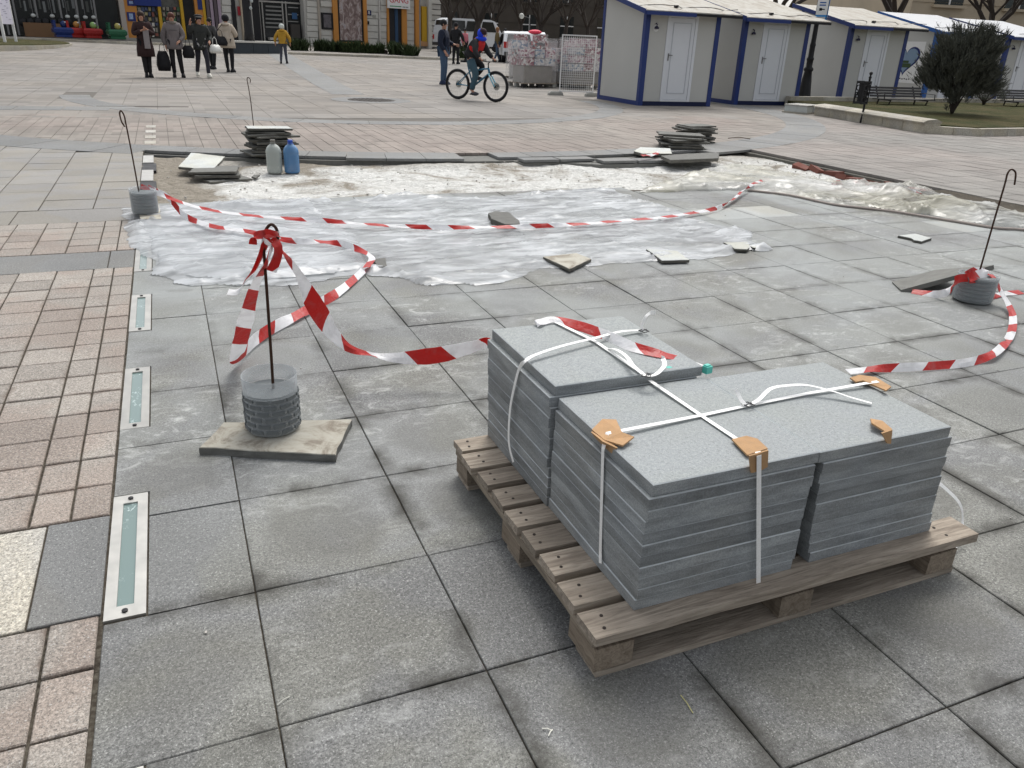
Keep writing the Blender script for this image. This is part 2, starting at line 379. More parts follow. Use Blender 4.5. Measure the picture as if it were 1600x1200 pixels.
M_ROOF = _roof(); M_ROOFW = plain((.52, .53, .54), .6, var=.12, sc=3)
def _grass():
    t = NT('winter lawn'); a = t.noise(1.5, 6, rough=.7); b = t.noise(90, 3)
    c = t.mix(t.mr(a, .4, .6), (.05, .058, .022), (.095, .082, .04)); t.bump(b, 1, .03)
    return t.done(t.scale(c, t.mr(b, .3, .7, .6, 1.4)), .95, .1)
M_GRASS = _grass()
M_NEEDLE = plain((.11, .115, .095), .8, var=.35, sc=5, spec=.1)
M_NEEDLE2 = plain((.035, .055, .02), .75, var=.35, sc=5)
M_BARK = plain((.045, .036, .03), .95, var=.35, sc=8, bump=.5)
# ------------------------------------------------------------------ ground and pit
def sheet(name, x0, x1, y0, y1, z, mat, nx=2, ny=2, zf=None):
    mb = MB(); vs = []
    for j in range(ny + 1):
        for i in range(nx + 1):
            x = x0 + (x1 - x0) * i / nx; y = y0 + (y1 - y0) * j / ny; vs.append((x, y, z + (zf(x, y) if zf else 0)))
    mb.add(vs, [(j * (nx + 1) + i, j * (nx + 1) + i + 1, (j + 1) * (nx + 1) + i + 1, (j + 1) * (nx + 1) + i) for j in range(ny) for i in range(nx)])
    return struct(name, mb, mat)
PC = W(9, -35.1)                                            # centre of the circles laid in the plaza
def pitz(x, y):
    n = mnoise.fractal(Vector((x * 1.6, y * 1.6, 3)), 1, 2, 5) * .028 + mnoise.noise(Vector((x * 14, y * 14, 1))) * .006
    e = max(0, 1 - abs(y - 5.75) / .35) * .02 + max(0, 1 - (x + .24) / .5) * .035
    return n + e
pit = sheet('pit_floor', -.36, 7.6, 3.3, 6.6, -.075, M_PIT, 260, 110, pitz)
def block(poly, z1, mat=M_OLD2): return MB().prism(poly, -.2, z1)
T = -.032                                                   # underside of the slabs
bed = struct('ground', block([(-30, -3.2), (-.345, -3.2), (-.345, 20), (-30, 20)], -.0075), M_BED)
bedf = struct('paving_bed', block([(-.345, -3.2), (40, -3.2), (40, 3.0), (5.3, 3.0), (4.9, 3.45), (4.0, 3.62), (-.345, 3.7)], -.006), M_BED)
def disk(cx, cy, R, n=96): return [(cx + R * math.cos(2 * PI * i / n), cy + R * math.sin(2 * PI * i / n)) for i in range(n)]
ring_bed = struct('ring_bed', MB().prism(disk(PC.x, PC.y, 21.9 * K), -.2, T - .002), M_OLD2)
right_bed = struct('trench_wall', MB().prism([(7.46, 1.0), (40, 1.0), (40, 12), (7.0, 12), (7.40, 6.0)], -.2, T - .003), M_OLDE)
far_bed = sheet('plaza_ground', -160, 260, 10.8, 20.0, -.006, M_JNT, 2, 2)
far_bed2 = sheet('plaza_ground_rising', -160, 260, 20.0, 260, -.006, M_FARP, 2, 12, lambda x, y: zg(y))
mid_bed = struct('sett_ground', MB().prism(disk(PC.x, PC.y, 20.7 * K), -.02, -.0045), M_JNT)
disc_bed = struct('disc_ground', MB().prism(disk(PC.x, PC.y, 12.3 * K), -.02, -.0035), M_JNT)
right_ground = sheet('right_ground', 7.5, 60, 1.0, 11.0, -.008, M_JNT)
under = sheet('subsoil', -160, 260, -60, 262, -.35, M_BED)
# ------------------------------------------------------------------ large grey slabs
def rise(): return random.uniform(-.0016, .0012)
def slab(par, x0, x1, r0, r1, mat, gap=.0037, t=.03, b=.002, z=0, name='slab', jit=1):
    w, d = (x1 - x0) * K - gap, (r1 - r0) * K - gap
    o = link(name, slabmesh(w, d, t, b, mat), par)
    o.location = W((x0 + x1) / 2, (r0 + r1) / 2, z + rise() * jit)
    o.rotation_euler = (random.uniform(-.003, .003) * jit, random.uniform(-.003, .003) * jit, random.uniform(-.002, .002) * jit)
    return o
lights = [(a, a + 1.3) for a in (4.0, 1.69, -.62, -2.94, -5.27)]
SLABP = bedf
white_cells = {(9, -6), (10, -6), (13, -4)}
for c in range(0, 16):
    for r in range(-9, 6):
        if r == -9 and c > 8: continue
        if r == -9:
            slab(SLABP, c, c + 1, -8.5, -8, M_SLAB); continue
        if r > 2 and c > 9 or r > 4 and c > 5: continue
        if c >= 11 and r < -8 + (c - 11): continue
        slab(SLABP, c, c + 1, r, r + 1, M_SLABW if (c, r) in white_cells else M_SLAB)
def lshape(x0, x1, r0, r1, lx, l0, l1):
    "slab of the first column cut round a ground light"
    g = .006 / K; a0, a1 = max(r0, l0), min(r1, l1)
    if a1 - a0 > .97: pts = [(lx, r0), (x1, r0), (x1, r1), (lx, r1)]
    elif a0 <= r0 + 1e-6: pts = [(lx, r0), (x1, r0), (x1, r1), (x0, r1), (x0, a1), (lx, a1)]
    else: pts = [(x0, r0), (x1, r0), (x1, r1), (lx, r1), (lx, a0), (x0, a0)]
    cx, cr = sum(p[0] for p in pts) / len(pts), sum(p[1] for p in pts) / len(pts)
    q = []
    for x, r in pts:
        q.append(((x - (x0 + x1) / 2) * K * .99, -(r - (r0 + r1) / 2) * K * .99))
    o = MB().prism(q, -.03, 0).build('slab', M_SLAB, SLABP); o.location = W((x0 + x1) / 2, (r0 + r1) / 2, rise())
for r in range(-8, 6):
    hit = [l for l in lights if l[0] < r + .98 and l[1] > r + .02]
    if hit: lshape(-.765, 0, r, r + 1, -.548, *hit[0])
    else: slab(SLABP, -.765, 0, r, r + 1, M_SLAB)
slab(SLABP, -.765, 0, -8.5, -8, M_SLAB)
# ------------------------------------------------------------------ setts and bands left of the slab field
def cols_rows(par, cs, rs, mat, name, gap=.007):
    for a in range(len(cs) - 1):
        for b in range(len(rs) - 1): slab(par, cs[a + 1], cs[a], rs[b + 1], rs[b], mat, gap, name=name, b=.003, z=.001, jit=1.3)
LFT = bed
cols_rows(LFT, [-.775, -1.005, -1.235, -1.65, -2.065, -2.48, -2.9, -3.3], [1.905 - .4093 * i for i in range(16)], M_PINK, 'sett')
cols_rows(LFT, [-.78, -1.02, -1.43, -1.84], [5.3 - .397 * i for i in range(7)], M_PINK, 'sett')
cols_rows(LFT, [-.775, -1.01, -1.245, -1.645, -2.055, -2.46, -2.87, -3.28, -3.7], [-5.165 - .403 * i for i in range(6)], M_PINK, 'sett')
for x0, x1, r0, r1, m in ((-1.125, -.775, 1.915, 2.91, M_BAND), (-2.3, -1.13, 1.915, 2.91, M_PALE), (-1.08, -.775, -5.155, -4.245, M_BAND),
                          (-3.3, -1.085, -5.155, -4.245, M_BAND), (-5.6, -3.305, -5.155, -4.245, M_BAND), (-2.585, -.875, -8.235, -7.19, M_PALEF), (-4.4, -2.59, -8.235, -7.19, M_PALEF), (-6.2, -4.405, -8.235, -7.19, M_PALEF)):
    slab(LFT, x0, x1, r0, r1, m, name='band_stone')
cs = [-.79, -1.49, -2.31, -3.12, -3.94, -4.76, -5.6]; rs = [-8.245 - .902 * i for i in range(11)]
for a in range(6):
    for b in range(10):
        x, r = (cs[a] + cs[a + 1]) / 2, (rs[b] + rs[b + 1]) / 2
        if math.hypot(x - 9, r + 35.1) < 22.1: continue
        slab(LFT, cs[a + 1], cs[a], rs[b + 1], rs[b], M_PALEF, name='plaza_slab', gap=.008)
# ------------------------------------------------------------------ the rings
def sector(par, R0, R1, a0, a1, mat, name, z=.003, n=4):
    g = .006; p = []
    d0, d1 = g / 2 / R0, g / 2 / R1
    for i in range(n + 1): a = a0 + d1 + (a1 - a0 - 2 * d1) * i / n; p.append((PC.x + (R1 - g / 2) * math.cos(a), PC.y + (R1 - g / 2) * math.sin(a)))
    for i in range(n, -1, -1): a = a0 + d0 + (a1 - a0 - 2 * d0) * i / n; p.append((PC.x + (R0 + g / 2) * math.cos(a), PC.y + (R0 + g / 2) * math.sin(a)))
    c = Vector((sum(q[0] for q in p) / len(p), sum(q[1] for q in p) / len(p)))
    o = MB().prism([(q[0] - c.x, q[1] - c.y) for q in p], -.03, 0).build(name, mat, par); o.location = (c.x, c.y, z + rise()); return o
RB = ring_bed
for i in range(-28, 34):
    a0 = -PI / 2 + i * .0465; a1 = a0 + .0465
    xm = PC.x / K + 21.6 * math.cos((a0 + a1) / 2)
    if 7.45 < xm < 8.3: continue
    R1 = 22.45 if xm < -1 or xm > 15.2 else 21.75
    if 4.2 < xm < 7.3: R1 = 22.0
    sector(RB, 20.8 * K, R1 * K, a0, a1, M_BAND, 'ring_stone')
for i in range(0, 5):                                       # loose fitting second row right of the gap
    x = 8.45 + i * 1.08; a = math.atan2(22.6, 0)
    slab(RB, x, x + 1.05, -13.2 + [.0, .0, .45, .5, .5][i], -12.7 + [.0, .0, .45, .5, .5][i], M_BAND, name='ring_stone', z=.006)
MB().prism([(8.3 * K, 13.5 * K), (14.1 * K, 13.5 * K), (14.1 * K, 12.2 * K), (10.5 * K, 12.22 * K), (9.6 * K, 12.75 * K), (8.45 * K, 12.75 * K)], -.2, T - .001).build('bed_edge', M_OLD2, ring_bed)
for i in range(-16, 16):
    a0 = -PI / 2 + i * .095; sector(RB, 12.2 * K, 13.4 * K, a0, a0 + .095, M_BAND, 'ring_stone', n=3)
# ------------------------------------------------------------------ fields of small setts (too many to be single objects)
def field(name, cells, mat, z=0.0, ch=.004):
    mb = MB()
    for x0, x1, r0, r1 in cells:
        g = .004; X0, X1, Y0, Y1 = x0 * K + g, x1 * K - g, -r1 * K + g, -r0 * K - g
        h = z + random.uniform(-.0015, .0015)
        q = [(X0, Y0), (X1, Y0), (X1, Y1), (X0, Y1)]
        zz = [h + zg(y) for _, y in q]
        mb.add([(x, y, a) for (x, y), a in zip(q, zz)] + [(x, y, a - .03) for (x, y), a in zip(q, zz)], [(0, 1, 2, 3), (4, 5, 1, 0), (5, 6, 2, 1), (6, 7, 3, 2), (7, 4, 0, 3)])
    return tag(mb.build(name, mat), kind='stuff')
cells = []; s = .42
for i in range(-44, 70):
    for j in range(0, 16):
        x0, r0 = -.18 + i * s, -14.3 - j * .7
        d = math.hypot(x0 + .21 - 9, r0 - .35 + 35.1)
        if 13.2 < d < 21.2 and r0 > -24.9: cells.append((x0, x0 + s, r0 - .7, r0))
tag(field('sett_paving', cells, M_MID), 'pinkish beige setts filling the space between two grey rings')
cells = []
for i in range(-60, 80):
    for j in range(0, 70):
        x0, r0 = -.44 + i * 1.28, -24.2 - j * 1.0
        d = math.hypot(x0 + .64 - 9, r0 - .5 + 35.1)
        if abs(x0 - 8) > 60: continue
        if 12.6 < d < 13.0 and r0 > -36 or math.hypot(x0 + .64 - 9.2, r0 - .5 + 33.3) < .5: continue
        if 1:
            t_ = (r0 + 36) / -67
            if r0 < -38 and 8.6 + 3.6 * t_ < x0 + .64 < 9.1 + 4.6 * t_: continue
            cells.append((x0, x0 + 1.28, r0 - 1, r0))
tag(field('plaza_slab_paving', cells, M_FARP), 'large beige slabs covering the far plaza')
cells = []
for i in range(0, 110):
    for j in range(0, 27):
        x0, r0 = 17.02 + i * .42, -2.5 - j * .84
        if math.hypot(x0 + .21 - 9, r0 - .4 + 35.1) < 21.8: continue
        if x0 > 31.5 and r0 < -19: continue
        cells.append((x0, x0 + .42, r0 - .84, r0))
tag(field('grey_sett_paving', cells, M_RIGHT), 'greyish setts right of the open trench')
strip = MB()                                                # dark band running away from the manhole
for k in range(34):
    f0, f1 = k / 34, (k + 1) / 34; r0, r1 = -37 - 66 * f0, -37 - 66 * f1
    q = [W(8.0 + 3.6 * f0, r0), W(9.7 + 4.6 * f0, r0), W(9.7 + 4.6 * f1, r1 + .02), W(8.0 + 3.6 * f1, r1 + .02)]
    strip.add([(p.x, p.y, zg(p.y) + .0045) for p in q], [(0, 1, 2, 3)])
tag(strip.build('band_paving', M_BAND), 'dark grey stone band running from the manhole to the shops', kind='structure')
# left end of the inner ring: a flat grey band
lb = MB()
for i in range(9): lb.prism([tuple(W(-16 + i * 1.55, -28.4)[:2]), tuple(W(-16 + i * 1.55, -26.9)[:2]), tuple(W(-14.5 + i * 1.55, -26.9)[:2]), tuple(W(-14.5 + i * 1.55, -28.4)[:2])], -.03, .004)
tag(lb.build('grey_band', M_BAND), kind='structure')
# manhole
mh = thing('manhole_cover', 'round dark iron manhole cover set in a grey stone ring on the plaza', 'manhole', W(9.2, -33.3))
MB().lathe([(.5, -.02), (.5, .004), (.46, .008), (.0001, .008)], 40).build('cover', plain((.05, .045, .04), .7, .5, bump=.5, sc=10), mh)
g_ = MB()
for k in range(-4, 5):
    for q in range(-4, 5):
        if math.hypot(k, q) < 4.3: g_.box((k * .1, q * .1, .011), (.05, .05, .006))
_t = g_.build('tread', plain((.07, .06, .055), .6, .5), mh); tag(_t, kind='stuff')
MB().lathe([(.85, -.02), (.85, .003), (.52, .0035), (.52, -.02)], 40).build('ring', M_BAND, mh)
# gaps where setts were lifted beside the pit: pale light housings
for (r0, r1) in ((-14.7, -13.5), (-12.4, -11.0)):
    o = slab(bed, -.79, -.55, r0, r1, M_STAINL, name='light_housing', z=.002)
for (r0, r1) in ((-17.6, -16.9), (-18.8, -18.1), (-20.2, -19.5), (-21.6, -20.9)):
    slab(bed, -.79, -.5, r0, r1, M_PALE, name='light_stone', z=.006, t=.02)
MB().prism([tuple(W(-.79, -13.5)[:2]), tuple(W(-.5, -13.5)[:2]), tuple(W(-.5, -12.4)[:2]), tuple(W(-.79, -12.4)[:2])], -.03, -.0065).build('black_slot_fill', M_BLACK, bed)  # flat black fill stands in for the shade inside the open slot
MB().prism([tuple(W(-.79, -11)[:2]), tuple(W(-.5, -11)[:2]), tuple(W(-.5, -10.3)[:2]), tuple(W(-.79, -10.3)[:2])], -.03, -.0065).build('black_slot_fill', M_BLACK, bed)  # second slot, its shade likewise painted as a black plate
# ground lights
def glight(r0, label):
    o = thing('ground_light', label, 'ground light', W(-.66, r0 + .65), 0, 'ground lights along the edge of the slab field')
    w_, l_ = .206 * K, 1.285 * K
    fr = MB(); iw, il = w_ * .21, l_ / 2 - .045
    fr.bx(-w_ / 2, -iw, -l_ / 2, l_ / 2, -.03, .001); fr.bx(iw, w_ / 2, -l_ / 2, l_ / 2, -.03, .001)
    fr.bx(-iw, iw, -l_ / 2, -il, -.03, .001); fr.bx(-iw, iw, il, l_ / 2, -.03, .001)
    fr.build('frame', M_STAINL, o)
    MB().bx(-iw, iw, -il, il, -.03, -.004).build('lens', M_LENS, o)
    for s in (-1, 1): MB().lathe([(.007, 0), (.007, .0035), (.004, .004)], 10).build('screw', M_BLACK, o, loc=(0, s * (il + l_ / 2) / 2, .0012))
    return o
for (a, b), lab in zip(lights, ('steel framed ground light mostly cut off at the bottom of the photo', 'largest looking steel framed ground light beside the dark slab', 'ground light level with the slab under the nearest bottle stand',
                                'ground light just below the edge of the plastic sheet', 'ground light half hidden by the corner of the plastic sheet')): glight(a, lab)
# dark strip of a long stone missing in the far left paving
tag(MB().bx(-2.6 * K, .7 * K, 28.55 * K, 28.7 * K, 0, .006).build('joint_cover', plain((.1, .09, .08), .9)), 'thin dark strip between stones behind the first ring', 'strip')
# ------------------------------------------------------------------ pallet
pal = thing('wooden_pallet', 'weathered wooden pallet carrying the stacks of new grey slabs', 'pallet', (1.2, -1.41, 0))
PX0, PX1 = .640 - 1.2, 1.765 - 1.2
def pboard(name, x0, x1, y0, y1, z0, z1, mat, seed):
    rr = random.Random(seed); mb = MB(); n = 7; vs = []
    long_x = (x1 - x0) > (y1 - y0)
    cx, cy = (x0 + x1) / 2, (y0 + y1) / 2
    for i in range(n + 1):
        t = i / n
        for (a, b) in ((0, 0), (1, 0), (1, 1), (0, 1)):
            e = rr.uniform(-.0018, .0018); e2 = rr.uniform(-.001, .001)
            if long_x: p = (x0 + (x1 - x0) * t - cx + (e if i in (0, n) else 0), (y1 if a else y0) - cy + e, (z1 if b else z0) + e2)
            else: p = ((x1 if a else x0) - cx + e, y0 + (y1 - y0) * t - cy, (z1 if b else z0) + e2)
            vs.append(p)
    fs = [tuple(range(3, -1, -1)) if long_x else (0, 1, 2, 3), tuple(n * 4 + k for k in ((0, 1, 2, 3) if long_x else (3, 2, 1, 0)))]
    for i in range(n):
        for k in range(4):
            f = (i * 4 + k, i * 4 + (k + 1) % 4, (i + 1) * 4 + (k + 1) % 4, (i + 1) * 4 + k); fs.append(f if long_x else f[::-1])
    mb.add(vs, fs); bm = bmesh.new(); me = mb.mesh(name, mat); bm.from_mesh(me); bmesh.ops.recalc_face_normals(bm, faces=bm.faces); bm.to_mesh(me); bm.free()
    return link(name, me, pal, (cx, cy, 0))
_nm = MB().lathe([(.0042, .119), (.0042, .1212), (.001, .1213)], 8).mesh('nail_head', M_NAIL)
for i in range(9):
    y0 = -1.872 + i * .1075 + 1.41 + random.uniform(-.004, .004); w_ = .082 + random.uniform(-.004, .006)
    if i == 0: w_ = .088
    pboard('deck_board', PX0 + random.uniform(-.008, .008), PX1 + random.uniform(-.01, .01) + (.01 if i == 0 else -.12 if i > 2 else -.02), y0, y0 + w_, .098, .12, M_WOODX, i)
    for x in (PX0 + .04, PX1 - .05 - (.02 if i == 0 else .14)):
        for dy in (.3, .72): link('nail_head', _nm, pal, (x + random.uniform(-.01, .01), y0 + w_ * dy, 0))
for x in (PX0 + .005, -.05, PX1 - .115 - .02): pboard('stringer_board', x, x + .1, -.445, .46, .078, .0975, M_WOODY, int(x * 100))
for y in (-.455, -.045, .36):
    pboard('base_board', PX0 + .012, PX1 - .03, y, y + .095, 0.001, .016, M_WOODX, int(y * 100) + 7)
    for x in (PX0 + .008, -.05, PX1 - .13): pboard('block', x, x + .095 if x > -.5 else x + .095, y + .002, y + (.125 if y < .3 else .1), .0165, .0775, M_WOODE, int(x * 50 + y * 10))
# ------------------------------------------------------------------ new slabs on the pallet, each one a thing
def newslab(w, d, t):
    b = .0022; x, y = w / 2, d / 2; me = chamfer(w, d, t, b).mesh('paving_slab', M_SAW); me.materials.append(M_NEW)
    me.materials.append(M_EDGE); me.polygons[1].material_index = 1
    for i in range(6, 10): me.polygons[i].material_index = 2
    return me
TH = .0294
NS = {}
def stack(cx, cy, w, d, n, where, offs):
    me = newslab(w, d, TH - .0012)
    for i in range(n):
        o = link('paving_slab', me, None)
        ox, oy = offs(i)
        o.location = (cx + ox + random.uniform(-.0022, .0022), cy + oy + random.uniform(-.0022, .0022), .1205 + (i + 1) * TH - .0006)
        o.rotation_euler = (0, 0, random.uniform(-.004, .004))
        k = n - 1 - i
        if k == 0: lab = 'new grey granite slab on top of the ' + where
        elif i == 0: lab = 'bottom slab of the ' + where + ', lying on the pallet boards'
        else: lab = '%s slab from the top of the %s' % (ORD[k], where)
        tag(o, lab, 'paving slab', 'new grey slabs stacked on the pallet')
def off_a(i): return ((-.012 if i == 10 else -.006 if i == 9 else -.001 * i) + .018 - .0018 * i, -.012 * (i == 10) - .004 * (i > 7))
stack(.987, -1.601, .438, .444, 11, 'near left stack on the pallet', lambda i: (-.007 - .0004 * i + (.010 if i == 10 else 0), -.001 * i + (.004 if i == 10 else 0)))
stack(1.432, -1.600, .408, .436, 11, 'near right stack on the pallet', lambda i: (.026 - .004 * i + (.004 if i == 0 else 0) + (-.008 if i == 10 else 0), -.001 * i - (.004 if i > 8 else 0)))
stack(.966, -1.155, .444, .438, 12, 'rear stack on the pallet', lambda i: (.012 - .0008 * i + (.015 if i == 11 else 0), (0 if i < 11 else .001)))
# ------------------------------------------------------------------ ribbons: straps and tapes
def catmull(pts, n):
    out = []
    P_ = [pts[0]] + list(pts) + [pts[-1]]
    for i in range(1, len(P_) - 2):
        a, b, c, d = P_[i - 1], P_[i], P_[i + 1], P_[i + 2]
        for k in range(n):
            t = k / n; out.append(.5 * ((2 * b) + (c - a) * t + (2 * a - 5 * b + 4 * c - d) * t * t + (3 * b - a - 3 * c + d) * t ** 3))
    out.append(Vector(P_[-2])); return out
def ribbon(name, pts, width, mat, wdir=None, parent=None, thick=.0009, n=8, u0=0.0, sharp=False, ruffle=0.0, seed=1):
    "pts: Vectors; wdir: list of width directions (one per point) or one vector; a thin solid strip with UVs along it"
    pts = [Vector(p) for p in pts]; m = len(pts)
    if wdir is None: wdir = Vector((0, 0, 1))
    wd = [Vector(wdir)] * m if not isinstance(wdir, list) else [Vector(a) for a in wdir]
    if sharp: C, D = [], []; 
    if sharp:
        for i in range(m - 1):
            for k in range(3): t = k / 3; C.append(pts[i].lerp(pts[i + 1], t)); D.append(wd[i].lerp(wd[i + 1], t))
        C.append(pts[-1]); D.append(wd[-1])
    else: C, D = catmull(pts, n), catmull(wd, n)
    mb = MB(); mb.uv = []; L = u0; rr = random.Random(seed); last = None
    ws = [width] * len(C) if not isinstance(width, list) else None
    for i, p in enumerate(C):
        t = (C[min(i + 1, len(C) - 1)] - C[max(0, i - 1)]).normalized(); d = D[i] - t * D[i].dot(t)
        d = d.normalized() if d.length > 1e-5 else (last or t.orthogonal().normalized()); last = d
        nn = t.cross(d).normalized()
        if i: L += (p - C[i - 1]).length
        _t = i / max(1, len(C) - 1) * (len(width) - 1) if not ws else 0; _k = min(int(_t), len(width) - 2) if not ws else 0
        wv = ws[i] if ws else width[_k] * (1 - _t + _k) + width[_k + 1] * (_t - _k)
        rf = ruffle * (mnoise.noise(Vector((L * 9, seed, 0)))); r2 = ruffle * (mnoise.noise(Vector((L * 9, seed, 5))))
        q = [p - d * wv / 2 + nn * rf, p + nn * (rf + r2) * -.6, p + d * wv / 2 + nn * r2]
        for s_ in (1, -1):
            for j in range(3): mb.v.append(tuple(q[j] + nn * thick * .5 * s_)); mb.uv.append((L, j / 2))
    for i in range(len(C) - 1):
        a, b = i * 6, (i + 1) * 6
        mb.f += [(a, a + 1, b + 1, b), (a + 1, a + 2, b + 2, b + 1), (a + 4, a + 3, b + 3, b + 4), (a + 5, a + 4, b + 4, b + 5), (a + 3, a, b, b + 3), (a + 2, a + 5, b + 5, b + 2)]
    e = (len(C) - 1) * 6; mb.f += [(0, 3, 4, 1), (1, 4, 5, 2), (e + 1, e + 4, e + 3, e), (e + 2, e + 5, e + 4, e + 1)]
    return mb.build(name, mat, parent, smooth=False)
Z1, Z2 = .4455, .475; SWd = .012
UPX, UPY = Vector((1, 0, 0)), Vector((0, 1, 0))
def PX(u, v, x):
    d = RAY(u, v); return CAMP + d * ((x - CAMP.x) / d.x)
def strap(pts, wd, label, **kw):
    o = ribbon('strap', pts, SWd, M_STRAP, wd, sharp=kw.pop('sharp', False), **kw); return tag(o, label, 'strap', 'white straps round the slab stacks')
# strap over the rear stack: up the left face, slack over the top
s1 = thing('strap', 'slack white strap over the rear stack, tied with a metal buckle behind', 'strap', (0, 0, 0), 0, 'white straps round the slab stacks')
ribbon('band', [PX(802, 722, .737), PX(795, 690, .737), PX(797, 640, .738), PX(805, 598, .74), PX(812, 574, .742), P(820, 565, .484), P(835, 555, .488), P(880, 540, .492), P(930, 528, .490), P(970, 518, .487), P(1003, 516, .480)], SWd, M_STRAP, [UPY] * 11, s1)
ribbon('tail', [P(1004, 517, .482), P(1003, 508, .497), P(1008, 496, .525), P(1016, 489, .54), P(1024, 488, .55)], SWd, M_STRAP, [UPY, UPY, UPY, UPY, UPY], s1)
def buckle(p, par, rot=0):
    o = MB(); 
    for k in (-1, 1): o.tube([Vector((k * .011, -.011, 0)), Vector((k * .011, .011, 0))], .0017, 6)
    for k in (-1, 0, 1): o.tube([Vector((-.011, k * .011, 0)), Vector((.011, k * .011, .003 * (k == 0)))], .0017, 6)
    return o.build('buckle', plain((.12, .12, .12), .4, .9), par, loc=p, rot=rot)
buckle(P(1006, 517, .484), s1, .3)
# long strap from back to front over both left stacks
s2 = thing('strap', 'long white strap running from the rear edge to the front face, pulled tight', 'strap', (0, 0, 0), 0, 'white straps round the slab stacks')
ribbon('band', [P(868, 503, .479), P(930, 533, .479), P(1005, 584, .479), P(1012, 592, .452), P(1100, 652, .4475), P(1168, 697, .4485), P(1184, 705, .449), PY(1186, 712, -1.842), PY(1185, 920, -1.840)], SWd, M_STRAP, [UPX] * 9, s2, sharp=True)
ribbon('tail', [P(950, 545, .478), P(962, 546, .492), P(978, 556, .497), P(990, 572, .494), P(1006, 585, .484), P(1012, 588, .483), P(1026, 584, .487), P(1038, 571, .492), P(1036, 560, .495), P(1034, 556, .5)], SWd, M_STRAP, [UPX, UPX, UPX, UPX, UPX, UPX, UPY, UPY, UPY, UPY], s2)
buckle(P(1010, 586, .484), s2, .9)
# strap across the near stacks, left to right
s3 = thing('strap', 'white strap lying across both near stacks with a buckle and loose loop', 'strap', (0, 0, 0), 0, 'white straps round the slab stacks')
ribbon('band', [P(938, 880, .145), P(938, 862, .17), P(942, 702, .432), P(949, 677, .455), P(1100, 648, .4485), P(1165, 634, .4485), P(1260, 615, .449), P(1352, 599, .455), P(1372, 596, .457)], SWd, M_STRAP, [UPY] * 9, s3, sharp=True)
ribbon('tail', [P(1172, 632, .45), P(1186, 624, .458), P(1205, 607, .472), P(1235, 602, .474), P(1262, 602, .47), P(1300, 611, .462), P(1330, 621, .455), P(1362, 630, .45)], SWd, M_STRAP, [UPY] * 8, s3)
ribbon('tail', [P(1166, 634, .451), P(1158, 625, .462), P(1153, 615, .475), P(1150, 609, .484)], SWd, M_STRAP, [UPX] * 4, s3)
buckle(P(1169, 632, .453), s3, .2)
ribbon('slack_end', [P(1455, 746, .20), P(1478, 764, .16), P(1500, 788, .11), P(1504, 815, .06), P(1498, 845, .03), P(1480, 863, .012), P(1460, 870, .008), P(1446, 866, .012)], SWd, M_STRAP, [Vector((.8, .5, .5))] * 8, s3)
# corner protectors
def protector(name, label, pts_top, pts_side, mat=M_CARD, y=None):
    o = thing(name, label, 'edge protector', (0, 0, 0)); mb = MB()
    def plate(pts, nrm):
        k = len(pts); n_ = Vector(nrm) * .004; rr = random.Random(len(label))
        vs = [p + Vector((rr.uniform(-1, 1), rr.uniform(-1, 1), rr.uniform(0, 1))) * .0015 for p in pts]
        mb.add([v + n_ for v in vs] + vs, [tuple(range(k)), tuple(range(2 * k - 1, k - 1, -1))] + [(i + k, (i + 1) % k + k, (i + 1) % k, i) for i in range(k)])
    plate(pts_top, (0, 0, 1))
    if pts_side: plate(pts_side[0], pts_side[1])
    mb.build('cardboard', mat, o); return o
protector('edge_protector', 'crumpled cardboard piece under the strap on the left edge of the near left stack',
          [P(925, 674, .447), P(943, 690, .447), P(973, 699, .449), P(990, 686, .452), P(972, 678, .455), P(962, 658, .447), P(940, 657, .447)],
          ([P(926, 675, .45), P(930, 683, .432), P(946, 698, .428), P(958, 710, .425), P(966, 700, .447), P(944, 690, .45)], (-1, 0, 0)))
protector('edge_protector', 'cardboard piece folded over the front edge of the near left stack',
          [P(1143, 689, .447), P(1152, 687, .447), P(1166, 684, .447), P(1184, 688, .447), P(1199, 703, .447), P(1168, 714, .448)],
          ([PY(1169, 712, -1.834), PY(1199, 703, -1.834), PY(1198, 729, -1.834), PY(1187, 735, -1.836), PY(1172, 738, -1.834)], (0, -1, 0)))
protector('edge_protector', 'split cardboard piece hanging on the front edge of the near right stack',
          [P(1360, 656, .449), P(1378, 661, .455), P(1393, 672, .449), P(1388, 680, .449), P(1362, 664, .458)],
          ([PY(1377, 676, -1.834), PY(1392, 672, -1.834), PY(1390, 692, -1.836), PY(1384, 692, -1.836)], (0, -1, 0)))
protector('edge_protector', 'torn cardboard piece at the far right edge of the near right stack',
          [P(1328, 592, .449), P(1342, 588, .452), P(1368, 592, .449), P(1392, 606, .449), P(1383, 612, .454), P(1370, 606, .449), P(1348, 597, .453), P(1336, 599, .449)], None)
for u, v, lab in ((1045, 581, 'small turquoise plastic clip on the riser of the rear stack'), (1105, 577, 'small turquoise plastic clip at the end of the barrier tape')):
    c_ = P(u, v, .46); tag(MB().box((0, 0, 0), (.022, .018, .02), .2).box((0, .002, .011), (.016, .012, .004), .2).build('clip', plain((.1, .5, .42), .35, var=.05), loc=c_), lab, 'clip')
